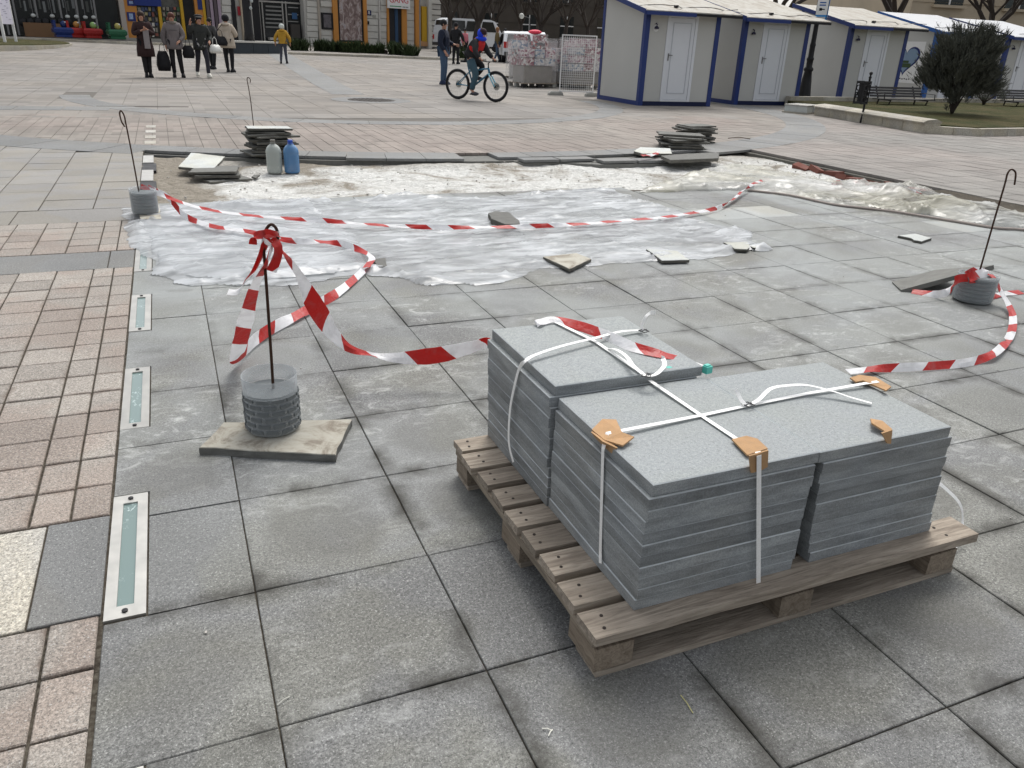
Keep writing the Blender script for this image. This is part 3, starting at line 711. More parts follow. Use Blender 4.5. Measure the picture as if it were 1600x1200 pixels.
# ------------------------------------------------------------------ irregular slabs lying about
def lying(name, label, pts, th, mat=M_LOOSE, edge=M_OLDE, cat='loose slab', group=None, z=0, tilt=None, rag=.004, seed=0):
    "pts: outline of the top face in world XY"
    rr = random.Random(seed + int(abs(pts[0][0]) * 1000)); o = None
    c = Vector((sum(p[0] for p in pts) / len(pts), sum(p[1] for p in pts) / len(pts))); out = []
    for i in range(len(pts)):
        a, b = Vector(pts[i][:2]), Vector(pts[(i + 1) % len(pts)][:2]); k = max(2, int((b - a).length / .05))
        for j in range(k): p = a.lerp(b, j / k); out.append((p.x - c.x + rr.uniform(-rag, rag), p.y - c.y + rr.uniform(-rag, rag)))
    ar = sum(out[i][0] * out[(i + 1) % len(out)][1] - out[(i + 1) % len(out)][0] * out[i][1] for i in range(len(out)))
    if ar < 0: out = out[::-1]
    n = len(out); mb = MB(); s = .985
    mb.add([(x * s, y * s, th) for x, y in out] + [(x, y, th - .003) for x, y in out] + [(x + rr.uniform(-.003, .003), y + rr.uniform(-.003, .003), th * .5) for x, y in out] + [(x, y, 0) for x, y in out],
           [tuple(range(n)), tuple(range(4 * n - 1, 3 * n - 1, -1))] + [(i + n * (k + 1), (i + 1) % n + n * (k + 1), (i + 1) % n + n * k, i + n * k) for k in range(3) for i in range(n)])
    me = mb.mesh(name, mat); me.materials.append(edge)
    for f in me.polygons: f.material_index = 0 if f.index == 0 or 2 <= f.index < n + 2 else 1
    o = link(name, me, None, (c.x, c.y, z)); 
    if tilt: o.rotation_euler = tilt
    return tag(o, label, cat, group)
def PX4(*uv, z=0): return [P(u, v, z) for u, v in uv]
lying('base_slab', 'mortar smeared slab lying under the nearest bottle stand', PX4((312, 699), (349, 661), (549, 655), (523, 712), z=.026), .028, M_DIRTY, M_OLD2)
lying('base_slab', 'small pale slab under the far left bottle stand', PX4((220, 342), (253, 342), (248, 320), (212, 322), z=.03), .02, M_DIRTY, M_OLD2, z=.012)
lying('loose_slab', 'pale mortar covered slab piece lying at the near edge of the plastic sheet', PX4((848, 403), (890, 422), (924, 406), (900, 397), z=.022), .02, M_DIRTY, M_OLDE, z=.01, seed=3)
lying('loose_slab', 'square grey slab half on the plastic sheet, right of the mortar covered one', PX4((1010, 390), (1034, 408), (1077, 407), (1058, 393), z=.022), .019, z=.008)
lying('loose_slab', 'pale slab at the right corner of the plastic sheet', PX4((1131, 380), (1149, 390), (1167, 391), (1172, 386), (1168, 379), z=.022), .018, z=.01)
lying('loose_slab', 'narrow broken slab piece touching the pale slab at the sheet corner', PX4((1172, 385), (1180, 388), (1181, 384), (1174, 381), z=.022), .018, z=.006, seed=5)
lying('loose_slab', 'dark broken slab piece weighing down the middle of the plastic sheet', PX4((763, 334), (768, 343), (790, 352), (812, 351), (812, 347), (795, 333), (775, 331), z=.045), .04, M_OLD2, M_OLDE, z=.012, seed=7)
lying('loose_slab', 'white broken slab piece with a notch lying alone right of the centre', PX4((1404, 368), (1424, 372), (1428, 375), (1440, 377), (1456, 372), (1448, 370), (1430, 365), z=.02), .02, z=.001)
lying('loose_slab', 'slab fragment under the plastic beside the loop of barrier tape', PX4((583, 404), (590, 416), (606, 416), (602, 402), z=.03), .025, M_OLD2, M_OLDE, z=.002)
lying('loose_slab', 'white slab on the stone band left of the dark pile on the right', PX4((990, 237), (1003, 241), (1050, 241), (1047, 233), (1000, 231), z=.045), .035, M_LOOSE, M_OLDE, z=.02)
lying('loose_slab', 'grey slab overhanging the pit edge in front of the dark pile on the right', PX4((1033, 245), (1048, 252), (1122, 249), (1124, 241), (1110, 240), z=.045), .04, M_OLD2, M_OLDE, z=.02)
lying('loose_slab', 'thin slab fragment lying flat in the pit beside the water bottles', PX4((393, 276), (400, 278), (405, 273), (396, 273), z=-.05), .015, M_OLD2, M_OLDE, z=-.065)
# leaning slab at the right stand
_a, _b = P(1408, 453, .012), P(1553, 414, .17)
_q = [_a, _b, _b + Vector((-.02, .36, -.125)), _a + Vector((.10, .16, -.003))]
_n = (_q[1] - _q[0]).cross(_q[3] - _q[0]).normalized() * -.028; _c = sum(_q, Vector()) / 4
sl_ = MB().add([p - _c for p in _q] + [p - _c + _n for p in _q], [(0, 1, 2, 3), (7, 6, 5, 4), (4, 5, 1, 0), (5, 6, 2, 1), (6, 7, 3, 2), (7, 4, 0, 3)]).build('leaning_slab', M_OLD2, loc=_c)
tag(sl_, 'dark slab propped up at a slant against the right bottle stand', 'loose slab')
# piles of lifted slabs
def pile(base, n, w, d, rot, spread, labbase, grp, th=.022, top=None, z0=0, lifts=.004):
    rr = random.Random(int(base.x * 100)); z = z0
    for i in range(n):
        hh = rr.uniform(.8, 1.15) * th; ww, dd = w * rr.uniform(.82, 1.05), d * rr.uniform(.82, 1.05)
        pts = [(-ww / 2, -dd / 2), (ww / 2, -dd / 2), (ww / 2, dd / 2 * rr.uniform(.7, 1)), (-ww / 2 * rr.uniform(.75, 1), dd / 2)]
        a = rot + rr.uniform(-.35, .35); ca, sa = math.cos(a), math.sin(a); ox, oy = rr.uniform(-spread, spread), rr.uniform(-spread, spread)
        pts = [(x * ca - y * sa + base.x + ox, x * sa + y * ca + base.y + oy) for x, y in pts]
        k = n - 1 - i
        lab = ('broken slab on top of the ' if k == 0 else 'bottom slab of the ' if i == 0 else '%s slab from the top of the ' % (ORD[k] if k < 12 else '%dth' % (k + 1))) + labbase
        mt = (M_LOOSE if k == 0 and top == 'w' else M_OLD2)
        lying('lifted_slab', lab, pts, hh, mt, M_OLDE, 'loose slab', grp, z, (rr.uniform(-.03, .03), rr.uniform(-.035, .035), 0), .007, i)
        z += hh + lifts * rr.uniform(.3, 1.6)
    return z
pile(W(2.15, -14.55), 11, .5, .42, .1, .035, 'ragged pile behind the two water bottles', 'lifted slabs piled behind the bottles', top='w', lifts=.007)
pile(W(14.75, -14.9), 7, .62, .5, -.2, .05, 'nearer dark pile right of the pit', 'lifted slabs piled at the right end of the pit')
pile(W(16.2, -16.2), 10, .5, .45, .2, .04, 'farther dark pile right of the pit', 'lifted slabs in the farther right pile')
pile(W(.75, -11.75), 3, .42, .4, .1, .03, 'small pile at the left end of the pit', 'slabs in the small pile in the pit', z0=-.055, lifts=.012)
lying('loose_slab', 'large light slab lying tilted on top of the small pile in the pit', PX4((278, 258), (332, 262), (352, 248), (300, 243), z=.05), .026, M_LOOSE, M_OLDE, z=.03, tilt=(.06, -.03, 0))
# bricks at the foot of the trench wall
for i, (x, r, a) in enumerate([(16.5, -11.2 + .55 * k, random.uniform(-.3, .3)) for k in range(11)]):
    o = MB().box((0, 0, 0), (.1, .22, .06)).build('brick', plain((.16, .06, .045), .9, var=.3, bump=.4), pit)
    o.location = W(x + random.uniform(-.25, .25), r, -.05 - random.uniform(0, .02)); o.rotation_euler = (random.uniform(-.2, .2), random.uniform(-.3, .3), a)
rub = MB(); rr = random.Random(4)                                          # crumbs of mortar and stone
for i in range(420):
    m_ = rr.random()
    if m_ < .55: p = W(rr.uniform(-.3, 16.6), rr.uniform(-13.5, -8.8), -.06)
    elif m_ < .75: p = W(rr.uniform(14.5, 16.9), rr.uniform(-13, -6), -.06)
    else:
        p = W(rr.gauss(5, 3.5), rr.uniform(-8, 4), 0)
        if p.x < -.3: continue
    s = rr.uniform(.003, .011) * (1.6 if m_ < .75 else .45)
    p.z += pitz(p.x, p.y) if m_ < .75 else .002
    rub.box(p, (s * rr.uniform(.6, 1.6), s, s * rr.uniform(.4, .9)), rr.uniform(0, 3))
tag(rub.build('rubble', plain((.5, .48, .44), .95, var=.4, sc=60)), 'crumbs of mortar and broken stone scattered on the floor', 'rubble', kind='stuff')
# ------------------------------------------------------------------ plastic sheets
def inpoly(x, y, poly):
    c = False; j = len(poly) - 1
    for i in range(len(poly)):
        xi, yi = poly[i]; xj, yj = poly[j]
        if (yi > y) != (yj > y) and x < (xj - xi) * (y - yi) / (yj - yi) + xi: c = not c
        j = i
    return c
def edged(x, y, poly):
    b = (9e9, 0, 0)
    for i in range(len(poly)):
        x0, y0 = poly[i]; x1, y1 = poly[(i + 1) % len(poly)]; dx, dy = x1 - x0, y1 - y0
        t = max(0, min(1, ((x - x0) * dx + (y - y0) * dy) / (dx * dx + dy * dy + 1e-12))); px, py = x0 + dx * t, y0 + dy * t
        d = math.hypot(x - px, y - py)
        if d < b[0]: b = (d, px, py)
    return b
def sheet_drape(name, label, outline, mat, amp, step, base, fold=1.0, extra=None, seed=0, dirv=(1, .08), fq=.8):
    poly = []
    for i in range(len(outline)):
        a, b = Vector(outline[i][:2]), Vector(outline[(i + 1) % len(outline)][:2]); k = max(1, int((b - a).length / .05)); nrm = Vector((-(b - a).y, (b - a).x)).normalized() if (b - a).length else Vector((0, 0))
        for j in range(k):
            p = a.lerp(b, j / k); q = p + nrm * (mnoise.noise(Vector((p.x * 5, p.y * 5, seed))) * .07 + mnoise.noise(Vector((p.x * 16, p.y * 16, seed))) * .035); poly.append((q.x, q.y))
    xs, ys = [p[0] for p in poly], [p[1] for p in poly]; x0, y0 = min(xs), min(ys); nx, ny = int((max(xs) - x0) / step) + 2, int((max(ys) - y0) / step) + 2
    idx = {}; vs = []; ins = {}
    for j in range(ny + 1):
        row = y0 + j * step
        for i in range(nx + 1): ins[i, j] = inpoly(x0 + i * step, row, poly)
    fs = []
    def vert(i, j):
        if (i, j) in idx: return idx[i, j]
        x, y = x0 + i * step, y0 + j * step
        if not ins[i, j]: _, x, y = edged(x, y, poly); d = 0
        else:
            near = not all(ins.get((i + a, j + b), False) for a in (-6, 0, 6) for b in (-6, 0, 6)); d = edged(x, y, poly)[0] if near else 1
        X_, Y_ = x, y; x, y = x * fq, y * fq; u, v = x * dirv[0] + y * dirv[1], -x * dirv[1] + y * dirv[0]
        wx = mnoise.noise(Vector((x * 1.3, y * 1.3, seed))) * .5
        r1 = 1 - abs(mnoise.noise(Vector((u * .8 + wx, v * 3.2 + wx * 2, seed + 2)))) * 2.2
        r2 = 1 - abs(mnoise.noise(Vector((u * 2.4 + wx * 3, v * 3.4 - wx * 2, seed + 7)))) * 2.4
        r3 = 1 - abs(mnoise.noise(Vector((u * 3, v * 10 + wx * 4, seed + 9)))) * 2.4
        r4 = 1 - abs(mnoise.noise(Vector((x * 4.3 + wx, y * 4.3 - wx, seed + 21)))) * 2.6; r5 = 1 - abs(mnoise.noise(Vector((x * 10 + wx * 2, y * 10, seed + 31)))) * 2.6
        h = max(0, r1) ** 4 * .75 + max(0, r2) ** 6 * .45 + max(0, r3) ** 5 * .14 + max(0, r4) ** 9 * .55 + max(0, r5) ** 7 * .2
        x, y = X_, Y_; em = min(1, d / .06)
        h = h * em * (1.25 - .5 * min(1, d / .5)) * fold + (mnoise.noise(Vector((x * 2.1, y * 2.1, seed + 4))) + .5) * .25
        z = base(x, y) + .003 + amp * max(0, h) + (extra(x, y) * min(1, d / .11) if extra else 0)
        if d == 0: z = base(x, y) + .003 + amp * .2 * max(0, mnoise.noise(Vector((x * 8, y * 8, seed))))
        vs.append((x, y, z)); idx[i, j] = len(vs) - 1; return idx[i, j]
    for j in range(ny):
        for i in range(nx):
            n = ins[i, j] + ins[i + 1, j] + ins[i, j + 1] + ins[i + 1, j + 1]
            if n >= 2: fs.append((vert(i, j), vert(i + 1, j), vert(i + 1, j + 1), vert(i, j + 1)))
    return tag(MB().add(vs, fs).build(name, mat, smooth=True), label, 'plastic sheet')
def base1(x, y): return 0.0 if y < 3.7 else (-.045 * min(1, (y - 3.7) / .25) if x > -.2 else 0)
o1 = PX4((191, 326), (197, 352), (200, 378), (214, 395), (236, 410), (248, 428), (270, 444), (312, 450), (370, 449), (420, 447), (470, 446), (510, 440), (545, 432), (575, 428), (598, 432), (625, 436), (648, 444), (690, 448), (742, 446), (770, 446), (806, 436), (848, 422), (903, 415),
         (1000, 411), (1045, 409), (1082, 406), (1122, 402), (1150, 395), (1196, 392), (1198, 386), (1180, 382), (1172, 370), (1173, 362), (1150, 355), (1118, 352), (1098, 346), (1072, 340), (1062, 328), (1040, 322), (1012, 315), (985, 308), (956, 294), (930, 293), (900, 297), (866, 300), (800, 306), (745, 311), (700, 307), (680, 311), (640, 304), (600, 306), (560, 314), (522, 317), (515, 312), (478, 311), (440, 313), (400, 312), (350, 318), (300, 320), (250, 323))
sheet_drape('plastic_sheet', 'large thin translucent white plastic sheet spread over slabs and pit edge', o1, M_SHEET, .024, .018, base1, seed=1, fold=1.0)
o1b = PX4((210, 330), (240, 400), (300, 440), (470, 438), (560, 425), (582, 405), (570, 385), (530, 355), (490, 330), (486, 315), (440, 316), (350, 320))
sheet_drape('plastic_sheet', 'second crumpled fold of white plastic lying on the left part of the big sheet', o1b, M_SHEET, .024, .022, lambda x, y: base1(x, y) + .012, seed=5, dirv=(.9, -.4))
def base2(x, y):
    return 0.0
def lump(x, y):
    p1, p2, p3 = P(1390, 305), P(1235, 290), P(1520, 335)
    return sum(h * math.exp(-((x - q.x) ** 2 + (y - q.y) ** 2) / s) for q, h, s in ((p1, .09, .06), (p2, .03, .3), (p3, .05, .15), (P(1460, 322), .05, .08)))
o2 = PX4((995, 302), (1040, 286), (1075, 274), (1110, 266), (1150, 262), (1195, 263), (1230, 270), (1262, 278), (1310, 288), (1350, 292), (1390, 288), (1425, 292), (1470, 304), (1530, 318), (1600, 333), (1700, 352), (1700, 372), (1600, 357), (1555, 354), (1500, 345), (1450, 337), (1400, 329), (1350, 323), (1300, 318), (1240, 305), (1170, 298), (1100, 298), (1040, 301))
sheet_drape('plastic_sheet', 'thicker yellowish plastic sheet heaped along the right hand trench', o2, M_SHEETY, .04, .02, base2, extra=lump, seed=9, fold=1.2, fq=.42)
hose = [P(u, v, .012) for u, v in ((1168, 297), (1235, 305), (1300, 319), (1350, 325), (1400, 331), (1450, 339), (1500, 347), (1556, 356), (1600, 359), (1700, 372))]
tag(MB().tube(catmull(hose, 4), .011, 6).build('hose', plain((.36, .31, .28), .7), smooth=True), 'thin pale pipe lying along the near edge of the yellowish sheet', 'pipe')
# ------------------------------------------------------------------ two big water bottles
def bottle(u, v, label, mat, capm, h=.315, r=.078):
    p = P(u, v, -.07); o = thing('water_bottle', label, 'bottle', (p.x, p.y, -.062))
    pr = [(r * .86, 0), (r * .97, .008), (r, .02)]; z = .03
    for i in range(9): pr += [(r, z), (r * .965, z + .006), (r, z + .012)]; z += .019
    pr += [(r, z + .005), (r * .97, z + .02), (r * .86, z + .045), (r * .62, z + .068), (r * .36, z + .082), (.021, z + .092), (.021, z + .104)]
    MB().lathe(pr, 24).build('body', mat, o, True)
    zc = z + .104; MB().lathe([(.025, zc - .004), (.026, zc + .018), (.023, zc + .021)], 16).build('cap', capm, o)
    MB().torus((0, 0, zc - .014), .027, .003, 20, 5).build('neck_ring', capm, o); return o
bottle(430, 271, 'large ribbed colourless water bottle at the left of a pair in the pit', M_BOTW, plain((.16, .15, .13), .5))
bottle(457, 271, 'large blue water bottle standing beside the colourless one in the pit', M_BOTB, plain((.02, .07, .4), .4))
# ------------------------------------------------------------------ bottle stands with hooked rods
def stand(label, base, h_b, h_c, r, rod, lean=(0, 0), group='cut bottles filled with concrete holding hooked rods', tilt=(0, 0, 0), brick=False):
    o = thing('rod_stand', label, 'barrier stand', base, tilt, group); prc = [(r * .80, 0), (r * .93, .008)]; n = 6; hh = h_c - .012
    for i in range(n): z = .012 + hh * i / n; q = hh / n; prc += [(r * .925, z), (r * .985, z + q * .3), (r * .985, z + q * .72), (r * .925, z + q * .98)]
    prc += [(r * .93, h_c)]
    MB().lathe(prc, 40).build('concrete_fill', M_CONC, o, False)
    if brick:
        vb = MB()
        for i in range(6):
            for k in range(11):
                g = 2 * PI * (k + .5 * (i % 2)) / 11; z = .012 + hh * (i + .5) / n
                vb.box((r * .992 * math.cos(g), r * .992 * math.sin(g), z), (.006, r * .44, hh / n * .5), None, Matrix.Rotation(g, 3, 'Z'))
        tag(vb.build('pattern', M_CONC, o), kind='stuff')
    sh = MB(); pr = [(r * .81, -.001), (r * .955, .006), (r * 1.0, .02), (r * 1.0, h_c), (r * 1.015, h_b), (r * .998, h_b), (r * .985, h_c + .002)]
    n = 40; vs = [(q * math.cos(2 * PI * k / n), q * math.sin(2 * PI * k / n), z) for q, z in pr for k in range(n)]
    sh.add(vs, [(i * n + k, i * n + (k + 1) % n, (i + 1) * n + (k + 1) % n, (i + 1) * n + k) for i in range(len(pr) - 1) for k in range(n)]).build('cut_bottle', M_CLEAR, o, True)
    MB().tube(catmull([Vector(p) - Vector(base) for p in rod], 5), .0048, 8).build('hooked_rod', M_RUST, o, True)
    return o
B1 = P(428, 668, .027); B1.z = .027; yb = B1.y
stand('nearest bottle stand with a tall hooked rod and knotted tape', B1, .2, .145, .088, [PY(428, 625, yb), PY(424, 560, yb), PY(418, 470, yb), PY(412, 385, yb), PY(413, 368, yb), PY(418, 355, yb), PY(425, 351, yb), PY(432, 358, yb), PY(434, 372, yb), PY(432, 392, yb)], brick=True)
B2 = P(228, 333, .03); B2.z = .032
stand('far left bottle stand on a small pale slab beside the pit', B2, .175, .15, .09, [PY(217, 300, B2.y), PY(206, 240, B2.y), PY(198, 200, B2.y), PY(194, 181, B2.y), PY(189, 173, B2.y), PY(187, 178, B2.y), PY(190, 190, B2.y), PY(195, 198, B2.y)])
B3 = P(1517, 470, 0); B3.z = .002
stand('right bottle stand leaning beside a propped dark slab', B3, .155, .145, .105, [PY(1527, 432, B3.y), PY(1535, 400, B3.y), PY(1550, 340, B3.y), PY(1563, 290, B3.y), PY(1567, 272, B3.y), PY(1573, 265, B3.y), PY(1580, 270, B3.y), PY(1579, 288, B3.y)], tilt=(0, .05, 0))
B4 = W(2.1, -15.6, .0); y4 = B4.y
stand('hooked rod standing behind the pile of lifted slabs', B4, .16, .15, .085, [PY(398, 215, y4), PY(396, 195, y4), PY(392, 160, y4), PY(388, 135, y4), PY(386, 124, y4), PY(388, 121, y4), PY(391, 124, y4), PY(391, 129, y4)])
for nm, a, b, rad in (('metal_rod', P(1138, 216, .05), P(1172, 217, .02), .006),): tag(MB().tube([a, (a + b) / 2 + Vector((0, 0, .02)), b], rad, 6).build(nm, M_RUST), 'thin bent rod lying behind the farther dark pile', 'rod')
# ------------------------------------------------------------------ barrier tape
TG = 'red and white barrier tapes'
TW = .062
def tape(label, pts, wd, width=TW, ruffle=.006, u0=0, seed=1, n=8):
    return tag(ribbon('barrier_tape', pts, width, M_TAPE, wd, ruffle=ruffle, u0=u0, seed=seed, n=n), label, 'barrier tape', TG)
V = Vector; H = V((0, .6, .8)); F_ = V((0, 1, .25)); ZU = V((0, 0, 1))
tape('long tape hanging low from the far left stand to the right hand trench', [P(220, 291, .19), P(245, 301, .17), P(275, 313, .13), P(310, 324, .10), P(360, 333, .075), P(430, 340, .06), P(500, 344, .055), P(545, 348, .055), P(600, 352, .05), P(680, 355, .05), P(760, 355, .055), P(840, 353, .05), P(920, 349, .045), P(980, 344, .04), P(1030, 340, .04), P(1080, 333, .03), P(1120, 325, .03), P(1145, 312, .03), P(1160, 298, .05), P(1180, 286, .06), P(1200, 280, .03)],
     [H, H, V((.2, 1, .3)), F_, F_, F_, H, F_, F_, H, F_, H, F_, F_, F_, F_, V((.5, .5, .5)), V((1, 0, .3)), V((1, 0, .3)), F_, F_], width=.036)
y1 = yb
tape('tape looping over the sheet from the far stand back up to the nearest hook', [P(232, 293, .18), P(262, 308, .14), P(285, 334, .06), P(310, 347, .05), P(345, 356, .05), P(385, 361, .05), P(430, 372, .05), P(470, 377, .05), P(505, 378, .05), P(535, 381, .05), P(560, 390, .05), P(580, 401, .04), P(577, 412, .035), P(560, 430, .02), P(530, 455, .02), P(500, 474, .02), P(465, 492, .025), P(430, 510, .03), P(402, 528, .035), P(385, 545, .04), P(371, 560, .05), P(373, 545, .12), P(384, 500, .30), P(397, 450, .47), P(415, 412, .61), PY(426, 380, y1 - .01)],
     [ZU, H, H, F_, F_, F_, F_, H, F_, H, F_, V((1, .3, 0)), V((1, .3, 0)), F_, F_, H, F_, H, H, ZU, V((.7, .3, .5)), V((1, .2, .2)), V((1, .2, 0)), V((.9, .5, 0)), V((.5, .8, 0)), V((.3, .8, 0))], width=[.04] * 14 + [.05] * 6 + [.065, .065, .06, .04, .03, .02], seed=5)
tape('widest looking tape slung from the nearest hook to the rear corner of the slab stack', [PY(430, 376, y1), P(445, 398, .62), P(467, 428, .53), P(487, 468, .43), P(500, 490, .37), P(520, 520, .27), P(545, 543, .19), P(580, 554, .14), P(620, 559, .125), P(665, 557, .125), P(700, 552, .14), P(735, 543, .16), P(765, 536, .18), V((.90, -.70, .25)), V((.95, -.88, .42)), P(838, 507, .479), P(850, 502, .482), P(868, 499, .484), P(905, 509, .483), P(940, 522, .482), P(985, 541, .482), P(1030, 553, .480), P(1060, 560, .470), P(1085, 569, .455), P(1102, 577, .450)],
     [V((.3, .8, 0)), V((.4, .8, .1)), V((.8, .2, .4)), V((.9, .1, .3)), V((.8, .1, .6)), V((.5, .5, .7)), V((.2, .6, .8)), F_, H, ZU, ZU, ZU, ZU, ZU, H, F_, F_, F_, F_, F_, F_, F_, F_, F_, F_], width=[.015, .02, .025, .06, .065, .06, .035, .025, .04, .066, .066, .05, .04, .04, .04, .03, .03, .03, .035, .035, .035, .035, .03, .025, .02], seed=7)
tape('short red tape end dangling left from the nearest hook', [PY(428, 366, y1), PY(412, 366, y1 - .02), PY(398, 370, y1 - .02), PY(395, 382, y1 - .02)], [V((.2, 1, .3)), V((.2, .4, .8)), V((.5, .4, .6)), V((1, .3, 0))], width=.026, seed=9, u0=.01)
tape('tape end hanging from the nearest hook towards the sheet edge', [PY(416, 372, y1 - .01), PY(410, 395, y1), PY(398, 420, y1 + .01), PY(386, 436, y1 + .02), PY(378, 448, y1 + .03), PY(370, 456, y1 + .04), PY(356, 456, y1 + .05)], [V((1, .4, 0)), V((.9, .5, .2)), V((.8, .5, .3)), V((.6, .6, .3)), V((.3, .8, .3)), V((0, 1, .4)), V((0, 1, .4))], width=.028, seed=11, u0=-.02)
tape('folded red tape end hanging right of the nearest rod', [PY(424, 373, y1 - .01), PY(434, 385, y1 - .02), PY(433, 402, y1 - .02), PY(424, 424, y1 - .02)], [V((1, .4, 0)), V((.9, .5, .1)), V((.9, .3, 0)), V((.8, .2, 0))], width=.034, seed=13, u0=.01)
kn = MB(); kn.uv = None
tape('tape wound in a knot over the nearest hook', [PY(408, 369, y1 + .02), PY(416, 362, y1 - .03), PY(430, 365, y1 - .03), PY(437, 368, y1 + .02), PY(426, 374, y1 + .03), PY(412, 374, y1 - .02), PY(420, 380, y1 - .03), PY(434, 384, y1)], [ZU] * 8, width=.016, seed=17, u0=.0, ruffle=.006)
y3 = B3.y
tape('tape knotted round the foot of the right rod', [P(1510, 431, .155), P(1520, 425, .165), P(1532, 424, .168), P(1543, 430, .155), P(1530, 434, .15), P(1514, 436, .15), P(1525, 430, .17), P(1540, 426, .16)], [V((.3, .6, .8))] * 8, width=.05, ruffle=.012, seed=19)
tape('tape drooping from the right stand behind the leaning slab', [P(1512, 434, .15), P(1497, 436, .14), P(1488, 447, .09), P(1478, 457, .05), P(1462, 460, .02), P(1445, 458, .012), P(1425, 455, .01)], [H, H, V((.7, .4, .4)), F_, F_, F_, F_], width=.045, seed=21)
tape('short tape lying on the slabs right of the right stand', [P(1548, 462, .03), P(1560, 460, .012), P(1578, 458, .008), P(1596, 456, .006)], [ZU, F_, F_, F_], width=.045, seed=23)
tape('tape curving from the right stand across the slabs to the near right stack', [P(1546, 428, .155), P(1553, 436, .14), P(1563, 452, .09), P(1573, 470, .05), P(1580, 485, .03), P(1583, 500, .02), P(1580, 520, .02), P(1570, 537, .02), P(1553, 552, .03), P(1530, 562, .02), P(1500, 568, .02), P(1465, 571, .02), P(1430, 573, .025), P(1390, 575, .02), P(1360, 577, .02), P(1325, 581, .02)],
     [V((1, .2, 0)), V((1, .2, 0)), V((1, .2, 0)), V((1, .2, 0)), V((1, 0, 0)), V((1, 0, 0)), V((1, .2, 0)), V((.8, .6, 0)), V((.3, 1, .2)), H, H, H, H, H, F_, F_], width=.038, seed=25)
for pts, lab in (([P(1300, 286, .0), P(1335, 285, .05), P(1360, 288, .04)], 'scrap of tape sticking out at the top of the yellowish sheet'), ([P(1415, 296, .03), P(1428, 299, .05), P(1440, 303, .03)], 'small scrap of tape at the right end of the dark trench gap'), ([P(1003, 243, .06), P(1018, 242, .055), P(1030, 238, .06)], 'scrap of tape lying on the white slab by the pit edge')):
    tape(lab, pts, [F_] * 3, width=.05, ruffle=.015)
# twigs and flecks on the near slabs
for u, v, l, a, c in ((443, 1095, .03, .5, (.5, .5, .45)), (1073, 1100, .05, 1.5, (.45, .42, .2)), (855, 1140, .02, -.6, (.75, .74, .66)), (860, 1145, .018, .7, (.75, .74, .66))):
    p = P(u, v, .003); d = Vector((math.cos(a), math.sin(a), 0)) * l / 2
    tag(MB().tube([p - d, p + Vector((0, 0, .003)), p + d], .0012, 5).build('straw', plain(c, .8)), {443: 'short pale straw at a slab corner near the bottom', 1073: 'yellowish grass stalk on the slab near the bottom edge', 855: 'left tiny white bird dropping fleck near the bottom', 860: 'right tiny white fleck crossing the other near the bottom'}[u], 'straw')
